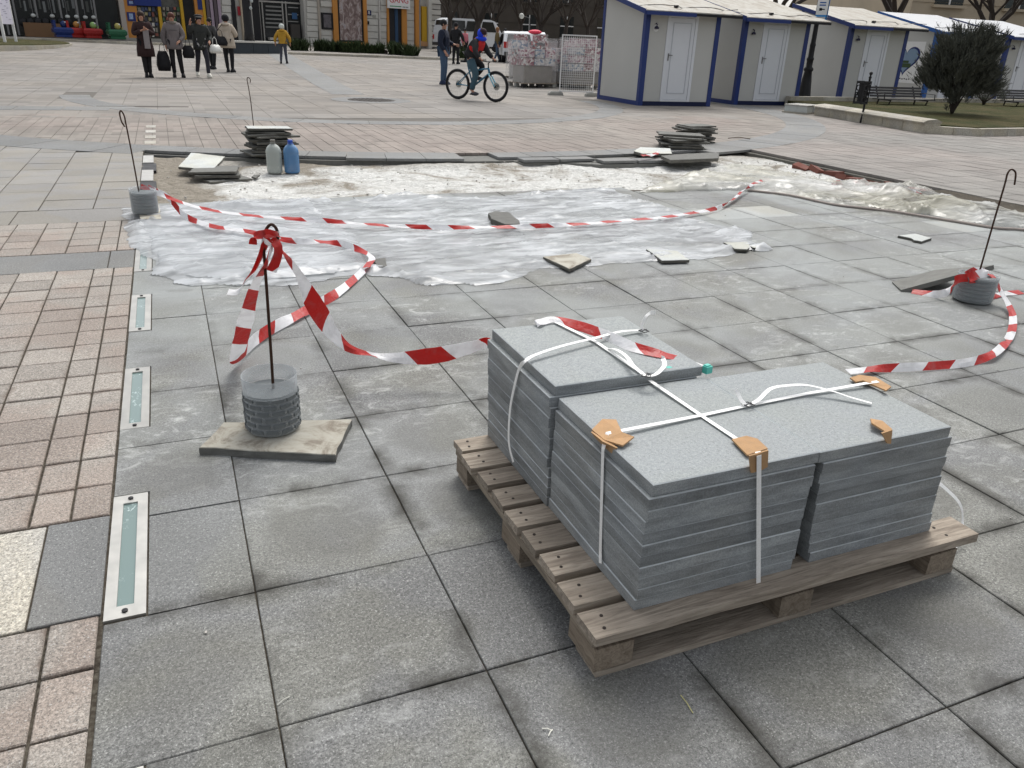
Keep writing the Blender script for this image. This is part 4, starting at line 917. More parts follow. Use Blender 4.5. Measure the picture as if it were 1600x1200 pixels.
# ------------------------------------------------------------------ kiosks
def frame(o, d):                           # local axes at o: x along d, y away, z up
    d = Vector((d[0], d[1], 0)).normalized(); return Matrix((d, Vector((-d.y, d.x, 0)), Vector((0, 0, 1)))).transposed()
KA = W(23.3, -31.5); KD = (W(30.5, -32.7) - KA); ang_k = math.radians(-2)
def kiosk(t, label, wd=1.98, trim=M_BLUE, roof=M_ROOF, side_poster=False, sticker=False, w_door=.70, cable=True):
    p = KA + KD * t; o = thing('kiosk', label, 'kiosk', (p.x, p.y, 0), ang_k, 'closed market kiosks in a row')
    D, HF, HB = 2.15, 2.02, 2.48
    ws = MB(); f = .0
    door0 = .56
    ws.bx(.1, door0, 0, .05, .1, HF); ws.bx(door0 + w_door + .12, wd - .1, 0, .05, .1, HF); ws.bx(door0, door0 + w_door + .12, 0, .05, 1.99, HF)
    ws.build('front_wall', M_PANEL, o)
    for nm, x in (('side_wall', 0.0), ('side_wall', wd - .05)):
        MB().add([(x, .1, .1), (x, D - .1, .1), (x, D - .1, HB), (x, .1, HF), (x + .05, .1, .1), (x + .05, D - .1, .1), (x + .05, D - .1, HB), (x + .05, .1, HF)],
                 [(0, 1, 2, 3), (7, 6, 5, 4), (0, 3, 7, 4), (3, 2, 6, 7), (2, 1, 5, 6), (1, 0, 4, 5)]).build(nm, M_PANEL, o)
    MB().bx(.1, wd - .1, D - .05, D, .1, HB).build('back_wall', M_PANEL, o)
    for x in (-.015, wd - .105):
        MB().bx(x, x + .12, -.015, .105, 0, HF - .003).build('corner_post', trim, o); MB().bx(x, x + .12, D - .105, D + .015, 0, HB - .003).build('corner_post', trim, o)
    b = MB(); b.bx(.11, wd - .11, -.012, .09, 0.0, .098); b.build('base_beam', plain((.006, .012, .05), .5), o)
    MB().bx(-.012, .09, .11, D - .11, 0.0, .098).build('base_beam', trim, o); MB().bx(wd - .09, wd + .012, .11, D - .11, 0.0, .098).build('base_beam', trim, o)
    x0, x1, y0, y1 = -.22, wd + .36, -.34, D + .2; sl = (HB - HF) / D
    zf = lambda y: HF + .03 + sl * y
    r = MB().add([(x0, y0, zf(y0)), (x1, y0, zf(y0)), (x1, y1, zf(y1)), (x0, y1, zf(y1)), (x0, y0, zf(y0) + .06), (x1, y0, zf(y0) + .06), (x1, y1, zf(y1) + .06), (x0, y1, zf(y1) + .06)],
                 [(3, 2, 1, 0), (4, 5, 6, 7), (0, 1, 5, 4), (1, 2, 6, 5), (2, 3, 7, 6), (3, 0, 4, 7)]); rf = r.build('roof', roof, o)
    fa = MB(); fa.add([(x0 - .015, y0, zf(y0) - .03), (x0 - .015, y1, zf(y1) - .03), (x0 - .015, y1, zf(y1) + .075), (x0 - .015, y0, zf(y0) + .075), (x0 + .0, y0, zf(y0) - .03), (x0, y1, zf(y1) - .03), (x0, y1, zf(y1) + .075), (x0, y0, zf(y0) + .075)],
                      [(0, 3, 2, 1), (4, 5, 6, 7), (3, 7, 6, 2), (0, 1, 5, 4), (0, 4, 7, 3), (1, 2, 6, 5)])
    fa.build('fascia', trim, rf); MB().bx(x0, wd * .55, y0 - .02, y0, zf(y0) - .04, zf(y0) + .04).build('fascia', trim, rf); MB().bx(wd * .55, x1, y0 - .02, y0, zf(y0) - .02, zf(y0) + .035).build('fascia', M_BLACK, rf)
    fr = MB(); dx0, dx1 = door0 + .002, door0 + w_door + .118
    fr.bx(dx0, dx0 + .07, -.02, .04, .1, 1.985); fr.bx(dx1 - .07, dx1, -.02, .04, .1, 1.985); fr.bx(dx0 + .07, dx1 - .07, -.02, .04, 1.92, 1.985); fr.bx(dx0 + .07, dx1 - .07, -.02, .04, .1, .135); fr.build('door_frame', M_DOORW, o)
    dr = MB().bx(dx0 + .075, dx1 - .075, -.006, .03, .14, 1.915).build('door', M_DOORW, o)
    mo = MB(); a0, a1, b0, b1 = dx0 + .16, dx1 - .16, .28, 1.80
    for q in ((a0, a1, b0, b0 + .018), (a0, a1, b1, b1 + .018), (a0, a0 + .018, b0 + .018, b1), (a1 - .018, a1, b0 + .018, b1)): mo.bx(q[0], q[1], -.016, -.006, q[2], q[3])
    mo.build('moulding', plain((.5, .52, .55), .4), dr)
    MB().bx(dx0 + .095, dx0 + .12, -.02, -.006, 1.0, 1.16).bx(dx0 + .095, dx0 + .2, -.045, -.03, 1.11, 1.128).bx(dx0 + .1, dx0 + .115, -.03, -.02, 1.11, 1.128).build('handle', M_GREY, dr)
    lp = MB().lathe([(.05, 0), (.055, .03), (.03, .06)], 12, (.26, -.05, 1.66)); lp.tube([(.26, 0, 1.78), (.26, -.06, 1.76), (.26, -.05, 1.71)], .012, 6); lp.build('lamp', plain((.03, .03, .06), .3), o)
    if sticker: MB().lathe([(.075, 0), (.075, .004)], 20, (.27, -.004, 1.68), Matrix.Rotation(PI / 2, 3, 'X')).build('sticker', M_WHITE, o)
    if cable:
        c = [Vector((x0 + .3 * i, y0 + .35 + .18 * math.sin(i * 1.7 + t), zf(y0 + .3) + .075 + .05 * abs(math.sin(i * 2.3 + t)))) for i in range(10)]
        MB().tube(catmull(c, 3), .008, 5).build('cable', M_BLACK, rf); MB().box((x0 + 1.0, y0 + .4, zf(y0 + .4) + .09), (.08, .08, .05)).build('junction_box', M_BLACK, rf)
    if side_poster:                        # sheet with a heart shaped picture frame on the left wall
        ps = MB().bx(-.006, -.002, .35, 1.75, .55, 1.75).build('poster', M_WHITE, o)
        hp = []
        for i in range(40):
            g = 2 * PI * i / 40; hp.append((16 * math.sin(g) ** 3 / 34, (13 * math.cos(g) - 5 * math.cos(2 * g) - 2 * math.cos(3 * g) - math.cos(4 * g)) / 34))
        for k, (s_, m_) in enumerate(((1.0, plain((.01, .02, .12), .5)), (.86, plain((.18, .26, .36), .5)))):
            n = len(hp); x = -.009 - .003 * k
            MB().add([(x, 1.0 - a * s_ * 1.15, 1.25 + b * s_) for a, b in hp] + [(x + .0025, 1.0 - a * s_ * 1.15, 1.25 + b * s_) for a, b in hp], [tuple(range(n)), tuple(range(2 * n - 1, n - 1, -1))]).build('heart', m_, ps)
        MB().bx(-.017, -.0125, .75, 1.25, 1.0, 1.12).bx(-.017, -.0125, .85, 1.1, 1.13, 1.2).build('hill_picture', plain((.04, .07, .03), .6), ps)
        for i in range(6): MB().box((-.009, 1.15 - .09 * i, .66 + .01 * (i % 2)), (.003, .05, .07 if i == 0 else .035)).build('letter', M_BLACK, ps)
    return o
kiosk(0, 'nearest kiosk with blue trim, its left wall fully in view beside the mesh panel', sticker=True)
kiosk(1, 'second kiosk from the left, behind the street lamp', cable=True)
kiosk(2.3, 'third kiosk from the left, with its door behind the ornate bin', roof=M_ROOF, wd=2.05)
kiosk(3.58, 'fourth kiosk with a heart poster on its left wall, behind the bench', trim=M_BLUEL, roof=M_ROOFW, side_poster=True)
kiosk(4.85, 'farthest right kiosk cut off by the edge of the photo', roof=M_ROOFW)
# ------------------------------------------------------------------ raised lawn with its stone walls
LZ = .2
WA, WB, WC, WD_, WE = W(30.9, -26.4), W(29.25, -18.1), W(31.0, -16.9), W(36, -17.1), W(70, -19)
WF = W(34, -32.2); WG = W(80, -33)
lawn = MB().prism([tuple(p[:2]) for p in (WA + Vector((.2, -.1, 0)), WB + Vector((.25, .3, 0)), WC + Vector((.1, .2, 0)), WD_ + Vector((0, .2, 0)), WE + Vector((0, .2, 0)), WG, WF)], -.02, .14)
struct('lawn', lawn, M_GRASS)
lw = thing('planter_wall', 'low wall of weathered stone blocks along the left side of the lawn', 'stone wall', (WA.x, WA.y, 0))
d = (WB - WA); L_ = d.length; R = frame(WA, d); n = 6
for i in range(n):
    a, b = L_ * i / n + .006, L_ * (i + 1) / n - .006
    mb = MB().bx(a, b, -.05, .28, 0, .17); o = link('stone', mb.mesh('stone', M_STONE), lw); o.rotation_euler = (0, 0, math.atan2(d.y, d.x))
    mb = MB().loft([[Vector((x, -.09, .172)), Vector((x, .3, .172)), Vector((x, .3, .21)), Vector((x, .18, .25)), Vector((x, -.02, .23)), Vector((x, -.09, .195))][::-1] for x in (a - .003, b + .003)])
    o = link('coping', mb.mesh('coping', M_STONE), lw); o.rotation_euler = (0, 0, math.atan2(d.y, d.x))
def kerb(label, a, b, n, h=.13, w_=.16, zo=0, name='kerb'):
    d = b - a; o = thing(name, label, 'kerb', (a.x, a.y, zo), math.atan2(d.y, d.x)); L_ = d.length
    for i in range(n): 
        mb = MB().add([(L_ * i / n + .005, 0, 0), (L_ * (i + 1) / n - .005, 0, 0), (L_ * (i + 1) / n - .005, w_, 0), (L_ * i / n + .005, w_, 0), (L_ * i / n + .005, .015, h), (L_ * (i + 1) / n - .005, .015, h), (L_ * (i + 1) / n - .005, w_, h), (L_ * i / n + .005, w_, h)],
                      [(3, 2, 1, 0), (4, 5, 6, 7), (0, 1, 5, 4), (1, 2, 6, 5), (2, 3, 7, 6), (3, 0, 4, 7)])
        link('kerb_stone', mb.mesh('kerb_stone', M_STONE), o)
    return o
kerb('short angled kerb at the near corner of the lawn', WB, WC, 2, .13)
kerb('long low kerb along the near side of the lawn at the right edge', WC, WE, 22, .13)
kerb('pale kerb along the far side of the lawn before the kiosks', WF + Vector((0, -.1, 0)), WG, 18, .24, .2)
for i, (u, v, s) in enumerate(((1258, 176, .5),)):
    p = P(1258, 178, 0); st = thing('lamp_plinth', 'pale block with glassy side panels at the corner of the lawn wall', 'plinth', (p.x + .1, p.y + .25, 0), .45)
    MB().bx(-.38, .38, -.3, .3, 0, .035).build('base', M_STONE, st); MB().bx(-.36, .36, -.28, .28, .16, .19).build('top', M_STAINL, st)
    for x0, x1 in ((-.35, -.02), (.02, .35)): MB().bx(x0, x1, -.27, .27, .036, .159).build('panel', plain((.5, .52, .5), .3), st)
# shrub
def needles(name, c, rx, ry, rz, n, mat, ln, par, up=.9, seed=3, zmin=-.97, core=.25):
    rr = random.Random(seed); mb = MB(); v = mb.v; f = mb.f
    tufts = []
    for _ in range(n // 14):
        while 1:
            x, y, z = rr.uniform(-1, 1), rr.uniform(-1, 1), rr.uniform(-1, 1); q = math.sqrt(x * x + y * y + z * z)
            k = 1 + .55 * mnoise.noise(Vector((x * 1.9, y * 1.9, z * 1.9 + seed))) + .25 * mnoise.noise(Vector((x * 5, y * 5, z * 5 + seed)))
            if core < q < k * (1 if z > -.5 else .75) and z > zmin and rr.random() < q: break
        tufts.append((x, y, z))
    for (x, y, z) in tufts:
        p0 = Vector((c[0] + x * rx, c[1] + y * ry, c[2] + z * rz)); ax = Vector((x * .8, y * .8, up + z * .3)).normalized(); L = ln * rr.uniform(.8, 1.8)
        for k in range(14):
            t = rr.random(); b = p0 + ax * L * t + Vector((rr.gauss(0, .012), rr.gauss(0, .012), 0))
            d_ = (ax + Vector((rr.uniform(-.6, .6), rr.uniform(-.6, .6), rr.uniform(-.2, .4)))).normalized(); l = ln * rr.uniform(.35, .7)
            s_ = d_.cross(Vector((rr.uniform(-1, 1), rr.uniform(-1, 1), rr.uniform(-1, 1)))).normalized() * ln * .045
            i = len(v); v += [tuple(b - s_), tuple(b + s_), tuple(b + d_ * l)]; f.append((i, i + 1, i + 2))
    return tag(mb.build(name, mat, par), kind='stuff')
def shrub(p, label, h, r, seed, mat=M_NEEDLE, n=16000, ln=.11, cat='shrub'):
    o = thing('shrub', label, cat, p); rr = random.Random(seed)
    tr = MB()
    for i in range(14):
        a = 2 * PI * i / 14 + rr.uniform(-.2, .2); e = rr.uniform(.3, .85)
        tr.tube([(0, 0, 0), (.04 * math.cos(a), .04 * math.sin(a), .1), (r * e * .5 * math.cos(a), r * e * .5 * math.sin(a), h * .4), (r * e * math.cos(a), r * e * math.sin(a), h * (.95 - .3 * e))], [.03, .022, .012, .004], 5)
    tr.build('stems', M_BARK, o, True)
    needles('foliage', (0, 0, h * .5), r, r, h * .5, n, mat, ln, o, seed=seed); return o
ps = P(1487, 178, .14); shrub((ps.x + .12, ps.y + .1, .13), 'large dark grey green upright shrub on the lawn at the right', 1.68, .66, 5, n=36000, ln=.19)
ps = P(1550, 166, .14); shrub((ps.x + .3, ps.y + .5, .13), 'small dark bushy shrub behind the large upright one', .55, .5, 8, n=6000, ln=.08)
# bench, bin
def bench(p, rot, label):
    o = thing('bench', label, 'bench', p, rot); m = plain((.02, .018, .018), .5)
    for i in range(4): MB().box((0, -.06 - i * .1, .44), (1.75, .085, .035)).build('slat', m, o)
    for i in range(4): MB().box((0, .08 + i * .035, .54 + i * .105), (1.75, .03, .08), None, Matrix.Rotation(-.3, 3, 'X')).build('slat', m, o)
    for x in (-.62, .62):
        MB().tube([(x, -.38, 0), (x, -.34, .2), (x, -.4, .40), (x, 0, .415), (x, .06, .45), (x, .22, .93)], .022, 6).tube([(x, .12, 0), (x, .05, .2), (x, .02, .42)], .022, 6).build('leg', m, o)
    for x in (-.84, .84): MB().tube([(x, -.4, .46), (x, -.38, .66), (x, 0, .68), (x, .12, .64)], .015, 6).build('armrest', m, o)
    return o
pb = PY(1405, 146, 13.3); _b1 = bench((pb.x, 13.3, .0), ang_k - .02, 'black slatted bench on the far edge of the lawn before the heart poster')
pb2 = PY(1600, 148, 13.2); _b2 = bench((pb2.x, 13.2, .0), ang_k - .02, 'black bench partly hidden behind the shrub at the right edge')
_b1.scale = _b2.scale = (1, 1, .62)
pp = P(1345, 192, 0); bn = thing('litter_bin', 'black post with ornate perforated basket standing before the stone wall', 'litter bin', (pp.x, pp.y, 0), .1)
MB().lathe([(.03, 0), (.028, .1), (.022, .12), (.022, .86), (.03, .87), (.03, .89), (.018, .9), (.018, .92)], 12).ball((0, 0, .955), .036, 8).build('post', M_BLACK, bn, True)
bk = MB(); 
for s in (0, 1):
    x = -.05 - s * .19
    bk.bx(x - .012, x + .012, -.09, .09, .38, .42); bk.bx(x - .012, x + .012, -.09, .09, .76, .8)
for y in (-.09, .09):
    bk.bx(-.25, -.04, y - .008, y + .008, .37, .4); bk.bx(-.25, -.04, y - .008, y + .008, .78, .81); bk.bx(-.25, -.235, y - .008, y + .008, .37, .81); bk.bx(-.055, -.04, y - .008, y + .008, .37, .81)
    RX = Matrix.Rotation(PI / 2, 3, 'X')
    for (cx, cz, R_) in ((-.10, .70, .04), (-.18, .68, .05), (-.12, .57, .05), (-.2, .56, .03), (-.1, .46, .04), (-.18, .45, .05)): bk.torus((cx, y, cz), R_, .011, 14, 5, RX)
    bk.box((-.15, y, .62), (.02, .012, .3), None, Matrix.Rotation(.5, 3, 'Y'))
tag(bk.build('basket', M_BLACK, bn), 'openwork basket with scrolls')
MB().lathe([(.07, .39), (.085, .78)], 14, (-.145, 0, 0)).build('liner', M_BLACK, bn)
# street lamp with sign box
pl = G(1254, 161); pl = (pl.x, pl.y, 0)
lm = thing('street_lamp', 'black cast iron street lamp with flared foot and a blue and white sign box', 'street lamp', pl)
MB().lathe([(.2, 0), (.21, .06), (.185, .1), (.175, .2), (.13, .62), (.10, .82), (.13, .86), (.13, .9), (.085, .95), (.085, 1.1), (.095, 1.12), (.095, 1.16), (.075, 1.2), (.072, 1.45), (.08, 1.5), (.065, 1.55), (.05, 3.4), (.07, 3.45), (.05, 3.5)], 18).build('post', M_BLACK, lm, True)
MB().lathe([(.06, 3.5), (.15, 3.56), (.2, 3.95), (.13, 4.05), (.02, 4.15)], 14).build('lantern', plain((.6, .6, .55), .3), lm)
sg = MB().bx(-.2, -.075, -.24, .06, 2.06, 2.86).build('sign_box', M_BLACK, lm); sg.rotation_euler = (0, 0, .75)
MB().bx(-.13, .0, 0, .004, 0, .01)
q = MB().bx(-.19, -.08, -.25, -.241, 2.08, 2.84).build('panel', plain((.03, .2, .55), .4), sg)
_f = MB().bx(-.215, -.202, -.23, .05, 2.24, 2.84).build('panel', M_WHITE, sg); MB().bx(-.216, -.202, -.23, .05, 2.08, 2.238).build('panel', plain((.03, .25, .6), .4), sg)
def text(body, size, mat, par, loc, rotm, ext=.002, name='letter'):
    c = bpy.data.curves.new('t', 'FONT'); c.body = body; c.size = size; c.extrude = ext; c.align_x = 'CENTER'; c.align_y = 'CENTER'; c.resolution_u = 3
    to = bpy.data.objects.new('t', c); COL.objects.link(to); bpy.context.view_layer.update()
    me = bpy.data.meshes.new_from_object(to.evaluated_get(bpy.context.evaluated_depsgraph_get())); bpy.data.objects.remove(to)
    me.materials.clear(); me.materials.append(mat); o = link(name, me, par); o.matrix_local = Matrix.Translation(loc) @ rotm; return o
RL = Matrix(((0, 0, -1, 0), (-1, 0, 0, 0), (0, 1, 0, 0), (0, 0, 0, 1)))      # text facing -x
text('WC', .17, plain((.02, .1, .45), .5), sg, (-.217, -.09, 2.72), RL); 
MB().bx(-.218, -.216, -.16, -.02, 2.36, 2.385).bx(-.218, -.216, -.09, -.02, 2.34, 2.405).build('arrow', M_BLACK, sg)
for z in (2.46, 2.52): MB().bx(-.218, -.216, -.17, -.01, z, z + .03).build('print', M_BLUEL, sg)
MB().bx(-.219, -.217, -.2, .02, 2.13, 2.19).build('print', M_WHITE, sg)
# ------------------------------------------------------------------ mesh panel and wrapped pallets of goods
pm0, pm1 = P(873, 149, 0), P(928, 151, 0); mp = thing('mesh_panel', 'white framed wire mesh panel standing beside the nearest kiosk', 'mesh fence', (pm0.x, pm0.y, 0), math.atan2(pm1.y - pm0.y, pm1.x - pm0.x))
wm = .93; hm = 1.50; z0 = .1
MB().bx(0, .03, -.015, .015, 0, hm).build('frame', M_WHITE, mp); MB().bx(wm - .03, wm, -.015, .015, 0, hm).build('frame', M_WHITE, mp)
MB().bx(.031, wm - .031, -.015, .015, hm - .03, hm).build('frame', M_WHITE, mp); MB().bx(.031, wm - .031, -.015, .015, z0, z0 + .03).build('frame', M_WHITE, mp)
_w = MB().box((0, 0, (hm + z0) / 2), (.006, .006, hm - z0 - .04)).mesh('wire', M_WHITE); _w2 = MB().box((wm / 2, 0, 0), (wm - .04, .006, .006)).mesh('wire', M_WHITE)
for i in range(15): link('wire', _w, mp, (.03 + (wm - .06) * (i + 1) / 16, 0, 0))
for i in range(22): link('wire', _w2, mp, (0, 0, z0 + .03 + (hm - z0 - .06) * (i + 1) / 23))
for x, lb in ((-.1, 'left concrete foot of the mesh panel'), (.9, 'right concrete foot of the mesh panel')):
    q = Matrix.Rotation(mp.rotation_euler.z, 3, 'Z') @ Vector((x, 0, 0)) + pm0
    tag(MB().loft([[Vector((a * s, b * s, z)) for a, b in ((-.22, -.09), (.2, -.1), (.24, .06), (-.18, .1))] for s, z in ((1, 0), (.95, .06), (.7, .1))]).build('concrete_foot', M_CONCL, loc=(q.x, q.y, 0)), lb, 'concrete foot')
def _goods(a, b, c):
    t = NT('printed wrapped goods'); p = t.pos(); n1 = t.vor(13, t.mapv(p, (1, 1, 1.4)), 'Color')
    r, g, bb = t.xyz(n1); cc = t.mix(t.mr(r, .3, .75), a, b); cc = t.mix(t.ma('GREATER_THAN', g, .72), cc, c); cc = t.mix(t.ma('GREATER_THAN', bb, .8), cc, (.7, .68, .66))
    return t.done(t.scale(cc, t.mr(t.noise(40, 3), .3, .7, .7, 1.25)), .35, .5)
MG = [_goods((.32, .12, .15), (.5, .38, .38), (.2, .08, .08)), _goods((.12, .12, .13), (.45, .42, .42), (.35, .1, .1)), _goods((.5, .36, .4), (.7, .62, .62), (.3, .12, .16)), _goods((.5, .48, .5), (.66, .64, .64), (.22, .3, .4))]
M_FILM = _clear('stretch film', (.7, .7, .7), .05, .15)
def goods(p, rot, label, seed, nx=3, ny=2, nz=4, zb=.5, grp='pallets of wrapped goods behind the mesh panel'):
    rr = random.Random(seed); o = thing('goods_pallet', label, 'goods pallet', p, rot, grp)
    for i in range(5): MB().box((0, -.4 + i * .2, .13), (1.2, .12, .022)).build('deck_board', M_WOODX, o)
    for x in (-.55, 0, .55):
        for y in (-.38, 0, .38): MB().box((x, y, .065), (.12, .12, .1)).build('block', M_BLACK if rr.random() < .4 else M_CONCL, o)
    MB().bx(-.5, .5, -.34, .34, .145, zb).build('lower_wrap', plain((.27, .25, .225), .5, var=.25), o)
    for k in range(nz):
        for i in range(nx):
            for j in range(ny):
                if k == nz - 1 and rr.random() < .45: continue
                w_, d_, h_ = 1.12 / nx, .8 / ny, .235
                MB().box((0, 0, 0), (w_ * rr.uniform(.88, .99), d_ * rr.uniform(.88, .98), h_ * rr.uniform(.85, .98)), rr.uniform(-.04, .04)).build('carton', rr.choice(MG), o, loc=(-.56 + w_ * (i + .5), -.4 + d_ * (j + .5), zb + .12 + k * h_))
    MB().bx(-.6, .6, -.44, .44, .15, zb + nz * .235 + .02).build('stretch_film', M_FILM, o)
    return o
g1 = G(838, 137); goods((g1.x, g1.y + .35, 0), .15, 'leftmost pallet of pink wrapped goods before the parked cars', 1, zb=.62, nz=3)
g2 = G(866, 136); goods((g2.x + .55, g2.y + .5, 0), .12, 'pallet of grey and pink goods half behind the mesh panel', 2, nz=4, zb=.45)
g3 = G(905, 140); goods((g3.x + .35, g3.y + .6, 0), .1, 'pallet of goods wholly behind the mesh panel beside the kiosk', 3, nz=4, zb=.5)
g4 = G(850, 128); goods((g4.x, g4.y + 1.6, 0), .1, 'taller pallet of goods behind the two left ones', 4, nz=4, zb=.6)
tag(MB().ball((0, 0, 0), .22, 8, (1.2, .8, .35)).build('red_cloth', plain((.6, .04, .08), .6, var=.4, sc=20), loc=(g4.x + .25, g4.y + 1.5, 1.62)), 'bright pink and red bundle on top of the tall goods pallet', 'bundle')
# ------------------------------------------------------------------ buildings along the far side
FA0, FA1, FB1 = G(0, 56), G(345, 67), G(668, 76)
class Facade:
    "vertical plane through two ground points; s runs along it, z up"
    def __init__(s, a, b, name, label, cat='building'):
        s.a = Vector((a.x, a.y, zg(a.y))); s.d = Vector((b.x - a.x, b.y - a.y, 0)); s.L = s.d.length; s.d.normalize(); s.n = Vector((s.d.y, -s.d.x, 0))
        s.o = thing(name, label, cat, s.a, math.atan2(s.d.y, s.d.x)); s.rise = zg(b.y) - zg(a.y)
    def at(s, u, v):
        r = RAY(u, v); t = (s.a - CAMP).dot(s.n) / r.dot(s.n); p = CAMP + r * t - s.a; return p.dot(s.d), p.z
    def rect(s, u0, v0, u1, v1, out0, out1, mat, name, par=None, ztop=None, zbot=None, slant=None):
        a, b, c, e = s.at(u0, v0), s.at(u1, v0), s.at(u0, v1), s.at(u1, v1)
        s0, s1 = (a[0] + c[0]) / 2, (b[0] + e[0]) / 2; z1 = (a[1] + b[1]) / 2 if ztop is None else ztop; z0 = (c[1] + e[1]) / 2 if zbot is None else zbot
        return MB().bx(s0, s1, -out1, -out0, z0, z1).build(name, mat, par or s.o)
M_DKGL = plain((.014, .017, .018), .12, spec=.5, var=.3, sc=1)
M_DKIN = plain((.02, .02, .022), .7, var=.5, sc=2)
M_ORAN = plain((.50, .22, .05), .6, var=.08); M_YEL = plain((.50, .30, .02), .55, var=.1); M_CREAM = plain((.52, .51, .47), .8, var=.1, sc=2); M_CREAM2 = plain((.44, .43, .40), .8, var=.1, sc=2)
TOP = 8.0
# A: dark shop and yellow shop
A = Facade(FA0, FA1, 'shop_building', 'long building with a dark glass shop at the left and a yellow framed toy shop')
A.rect(-400, 20, 346, 60, -9, -.9, plain((.3, .28, .25), .8), 'wall', ztop=TOP, zbot=-.3)
A.rect(-400, 20, 188, 60, -.5, -.45, M_DKGL, 'shop_window', ztop=4.2, zbot=.05)
A.rect(-400, 20, 346, 60, -.9, .25, plain((.33, .32, .3), .8), 'fascia', ztop=TOP - .4, zbot=4.25)
for u in (8, 24, 58, 96, 122, 150): A.rect(u, 10, u + 3, 50, -.44, -.36, M_GREY, 'mullion', ztop=4.2, zbot=.06)
A.rect(38, 36, 97, 58, -.4, -.1, plain((.16, .09, .045), .6, var=.3, sc=2), 'counter_panel')
for i, (u, v) in enumerate(((52, 24), (82, 25), (106, 26), (120, 26), (134, 27), (147, 27))):
    q = A.at(u, v); MB().ball((q[0], .35, q[1]), .13, 8, (1, 1, .8)).build('lamp_shade', plain((.55, .57, .55), .3), A.o); MB().bx(q[0] - .01, q[0] + .01, .34, .36, q[1] + .1, 4.2).build('lamp_cord', M_GREY, A.o)
for i in range(16):                                        # pale curtains and goods seen in the dark window
    u = 30 + i * 7.5; A.rect(u, -6 + (i * 7) % 9, u + 2.2 + (i % 3), 12 + (i * 5) % 9, -.445, -.42, plain((.16, .17, .17), .6) if i % 2 else plain((.07, .075, .07), .6), 'curtain')
for i in range(7):
    q = A.at(36 + i * 12, 36); MB().ball((q[0], .3, q[1] + .05), .2, 8, (1, .6, 1.2)).build('seated_shape', M_BLACK, A.o, True)
A.rect(188, -20, 196, 60, -.4, -.05, plain((.38, .34, .3), .7), 'pilaster', zbot=-.1)
A.rect(196, -20, 215, 61, -.4, -.1, M_ORAN, 'panel', zbot=-.1)
for v0, v1 in ((0, 9), (19, 33)):
    r_ = A.rect(199, v0, 212, v1, -.1, -.06, plain((.015, .025, .13), .4), 'poster'); A.rect(202, v0 + 2, 208, v1 - 3, -.06, -.055, plain((.3, .4, .6), .4, var=.6, sc=9), 'poster_print')
A.rect(215, -20, 323, 61, -.9, -.5, plain((.1, .1, .09), .3, var=.6, sc=3), 'shop_window', zbot=-.1)
A.rect(208, -30, 250, 9, -.3, -.02, plain((.012, .03, .17), .5), 'blue_sign')
MGS = [plain(c, .5, var=.5, sc=8) for c in ((.25, .23, .19), (.06, .13, .07), (.22, .08, .06), (.3, .26, .14), (.07, .09, .16), (.55, .53, .48), (.05, .05, .06))]
rr = random.Random(2)
for i in range(13):
    for j in range(6):
        u, v = 216 + i * 5.6, 11 + j * 8.2
        if 246 < u < 252 or 283 < u < 304: continue
        A.rect(u, v, u + rr.uniform(3, 5), v + rr.uniform(4, 7), -.48, -.25, rr.choice(MGS), 'shelf_item')
for u in (248, 283): A.rect(u, -20, u + 4.5, 61, -.4, -.06, M_YEL, 'yellow_frame', zbot=-.1)
A.rect(318, -20, 322, 61, -.4, -.06, M_YEL, 'yellow_frame', zbot=-.1)
A.rect(289, -20, 304, 61, -.6, -.35, M_DKIN, 'door', zbot=0)
A.rect(306, -20, 318, 61, -.4, -.12, M_ORAN, 'panel', zbot=-.1); A.rect(309, -5, 317, 15, -.12, -.09, plain((.015, .03, .15), .4), 'poster')
A.rect(196, 61, 322, 66, -.4, .4, plain((.3, .29, .26), .9), 'plinth', zbot=-.4)
for k, u in enumerate((324, 330, 336, 342)): A.rect(u, -20, u + 4.6, 67, -.3, -.02 - .05 * (k % 2), plain((.34, .27, .33), .7) if k % 2 else plain((.10, .08, .09), .7), 'pilaster_strip', zbot=-.2)
# B: entrance and white corner building
B = Facade(FA1, FB1, 'corner_building', 'white rusticated corner building with orange window surrounds and a GANG sign')
B.rect(346, 20, 668, 70, -12, -.95, M_CREAM, 'wall', ztop=TOP + 1, zbot=-.5)
B.rect(346, 20, 398, 70, -.9, -.2, M_CREAM2, 'entrance_wall', ztop=5, zbot=-.5)
for j in range(7): B.rect(348, -14 + j * 11.5, 362, -14 + j * 11.5 + 10, -.2, -.14, M_CREAM, 'stone')
B.rect(364, -20, 370, 66, -.2, -.1, M_BLACK, 'recess_shade', zbot=0)  # black strip paints the shade of the gap; no depth is cut
B.rect(372, 10, 377, 24, -.1, -.06, plain((.3, .02, .03), .6), 'flag')
for u in (377, 382, 387): B.rect(u, -20, u + 3.2, 68, -.2, .05, plain((.42, .36, .27), .7), 'pilaster', zbot=-.2)
B.rect(391, -20, 481, 74, -.9, -.7, M_DKGL, 'entrance_glass', zbot=-.3)
for u in (411, 416, 447.5, 453): B.rect(u, 2, u + 1.8, 62, -.7, -.6, plain((.34, .33, .31), .4, .5), 'door_frame', zbot=.2)
B.rect(405, 2, 476, 4.5, -.7, -.58, plain((.34, .33, .31), .4, .5), 'transom')
for j in range(6): B.rect(421, 9 + j * 6.5, 446, 11.5 + j * 6.5, -.69, -.62, plain((.2, .2, .19), .6), 'shelf')
for j in range(3): B.rect(456, 11 + j * 11, 472, 12.5 + j * 11, -.69, -.62, plain((.26, .26, .25), .6), 'shelf')
B.rect(462, 20, 470, 30, -.62, -.6, plain((.03, .09, .2), .4), 'screen')
B.rect(458, 38, 472, 60, -.62, -.3, plain((.05, .045, .04), .6), 'counter')
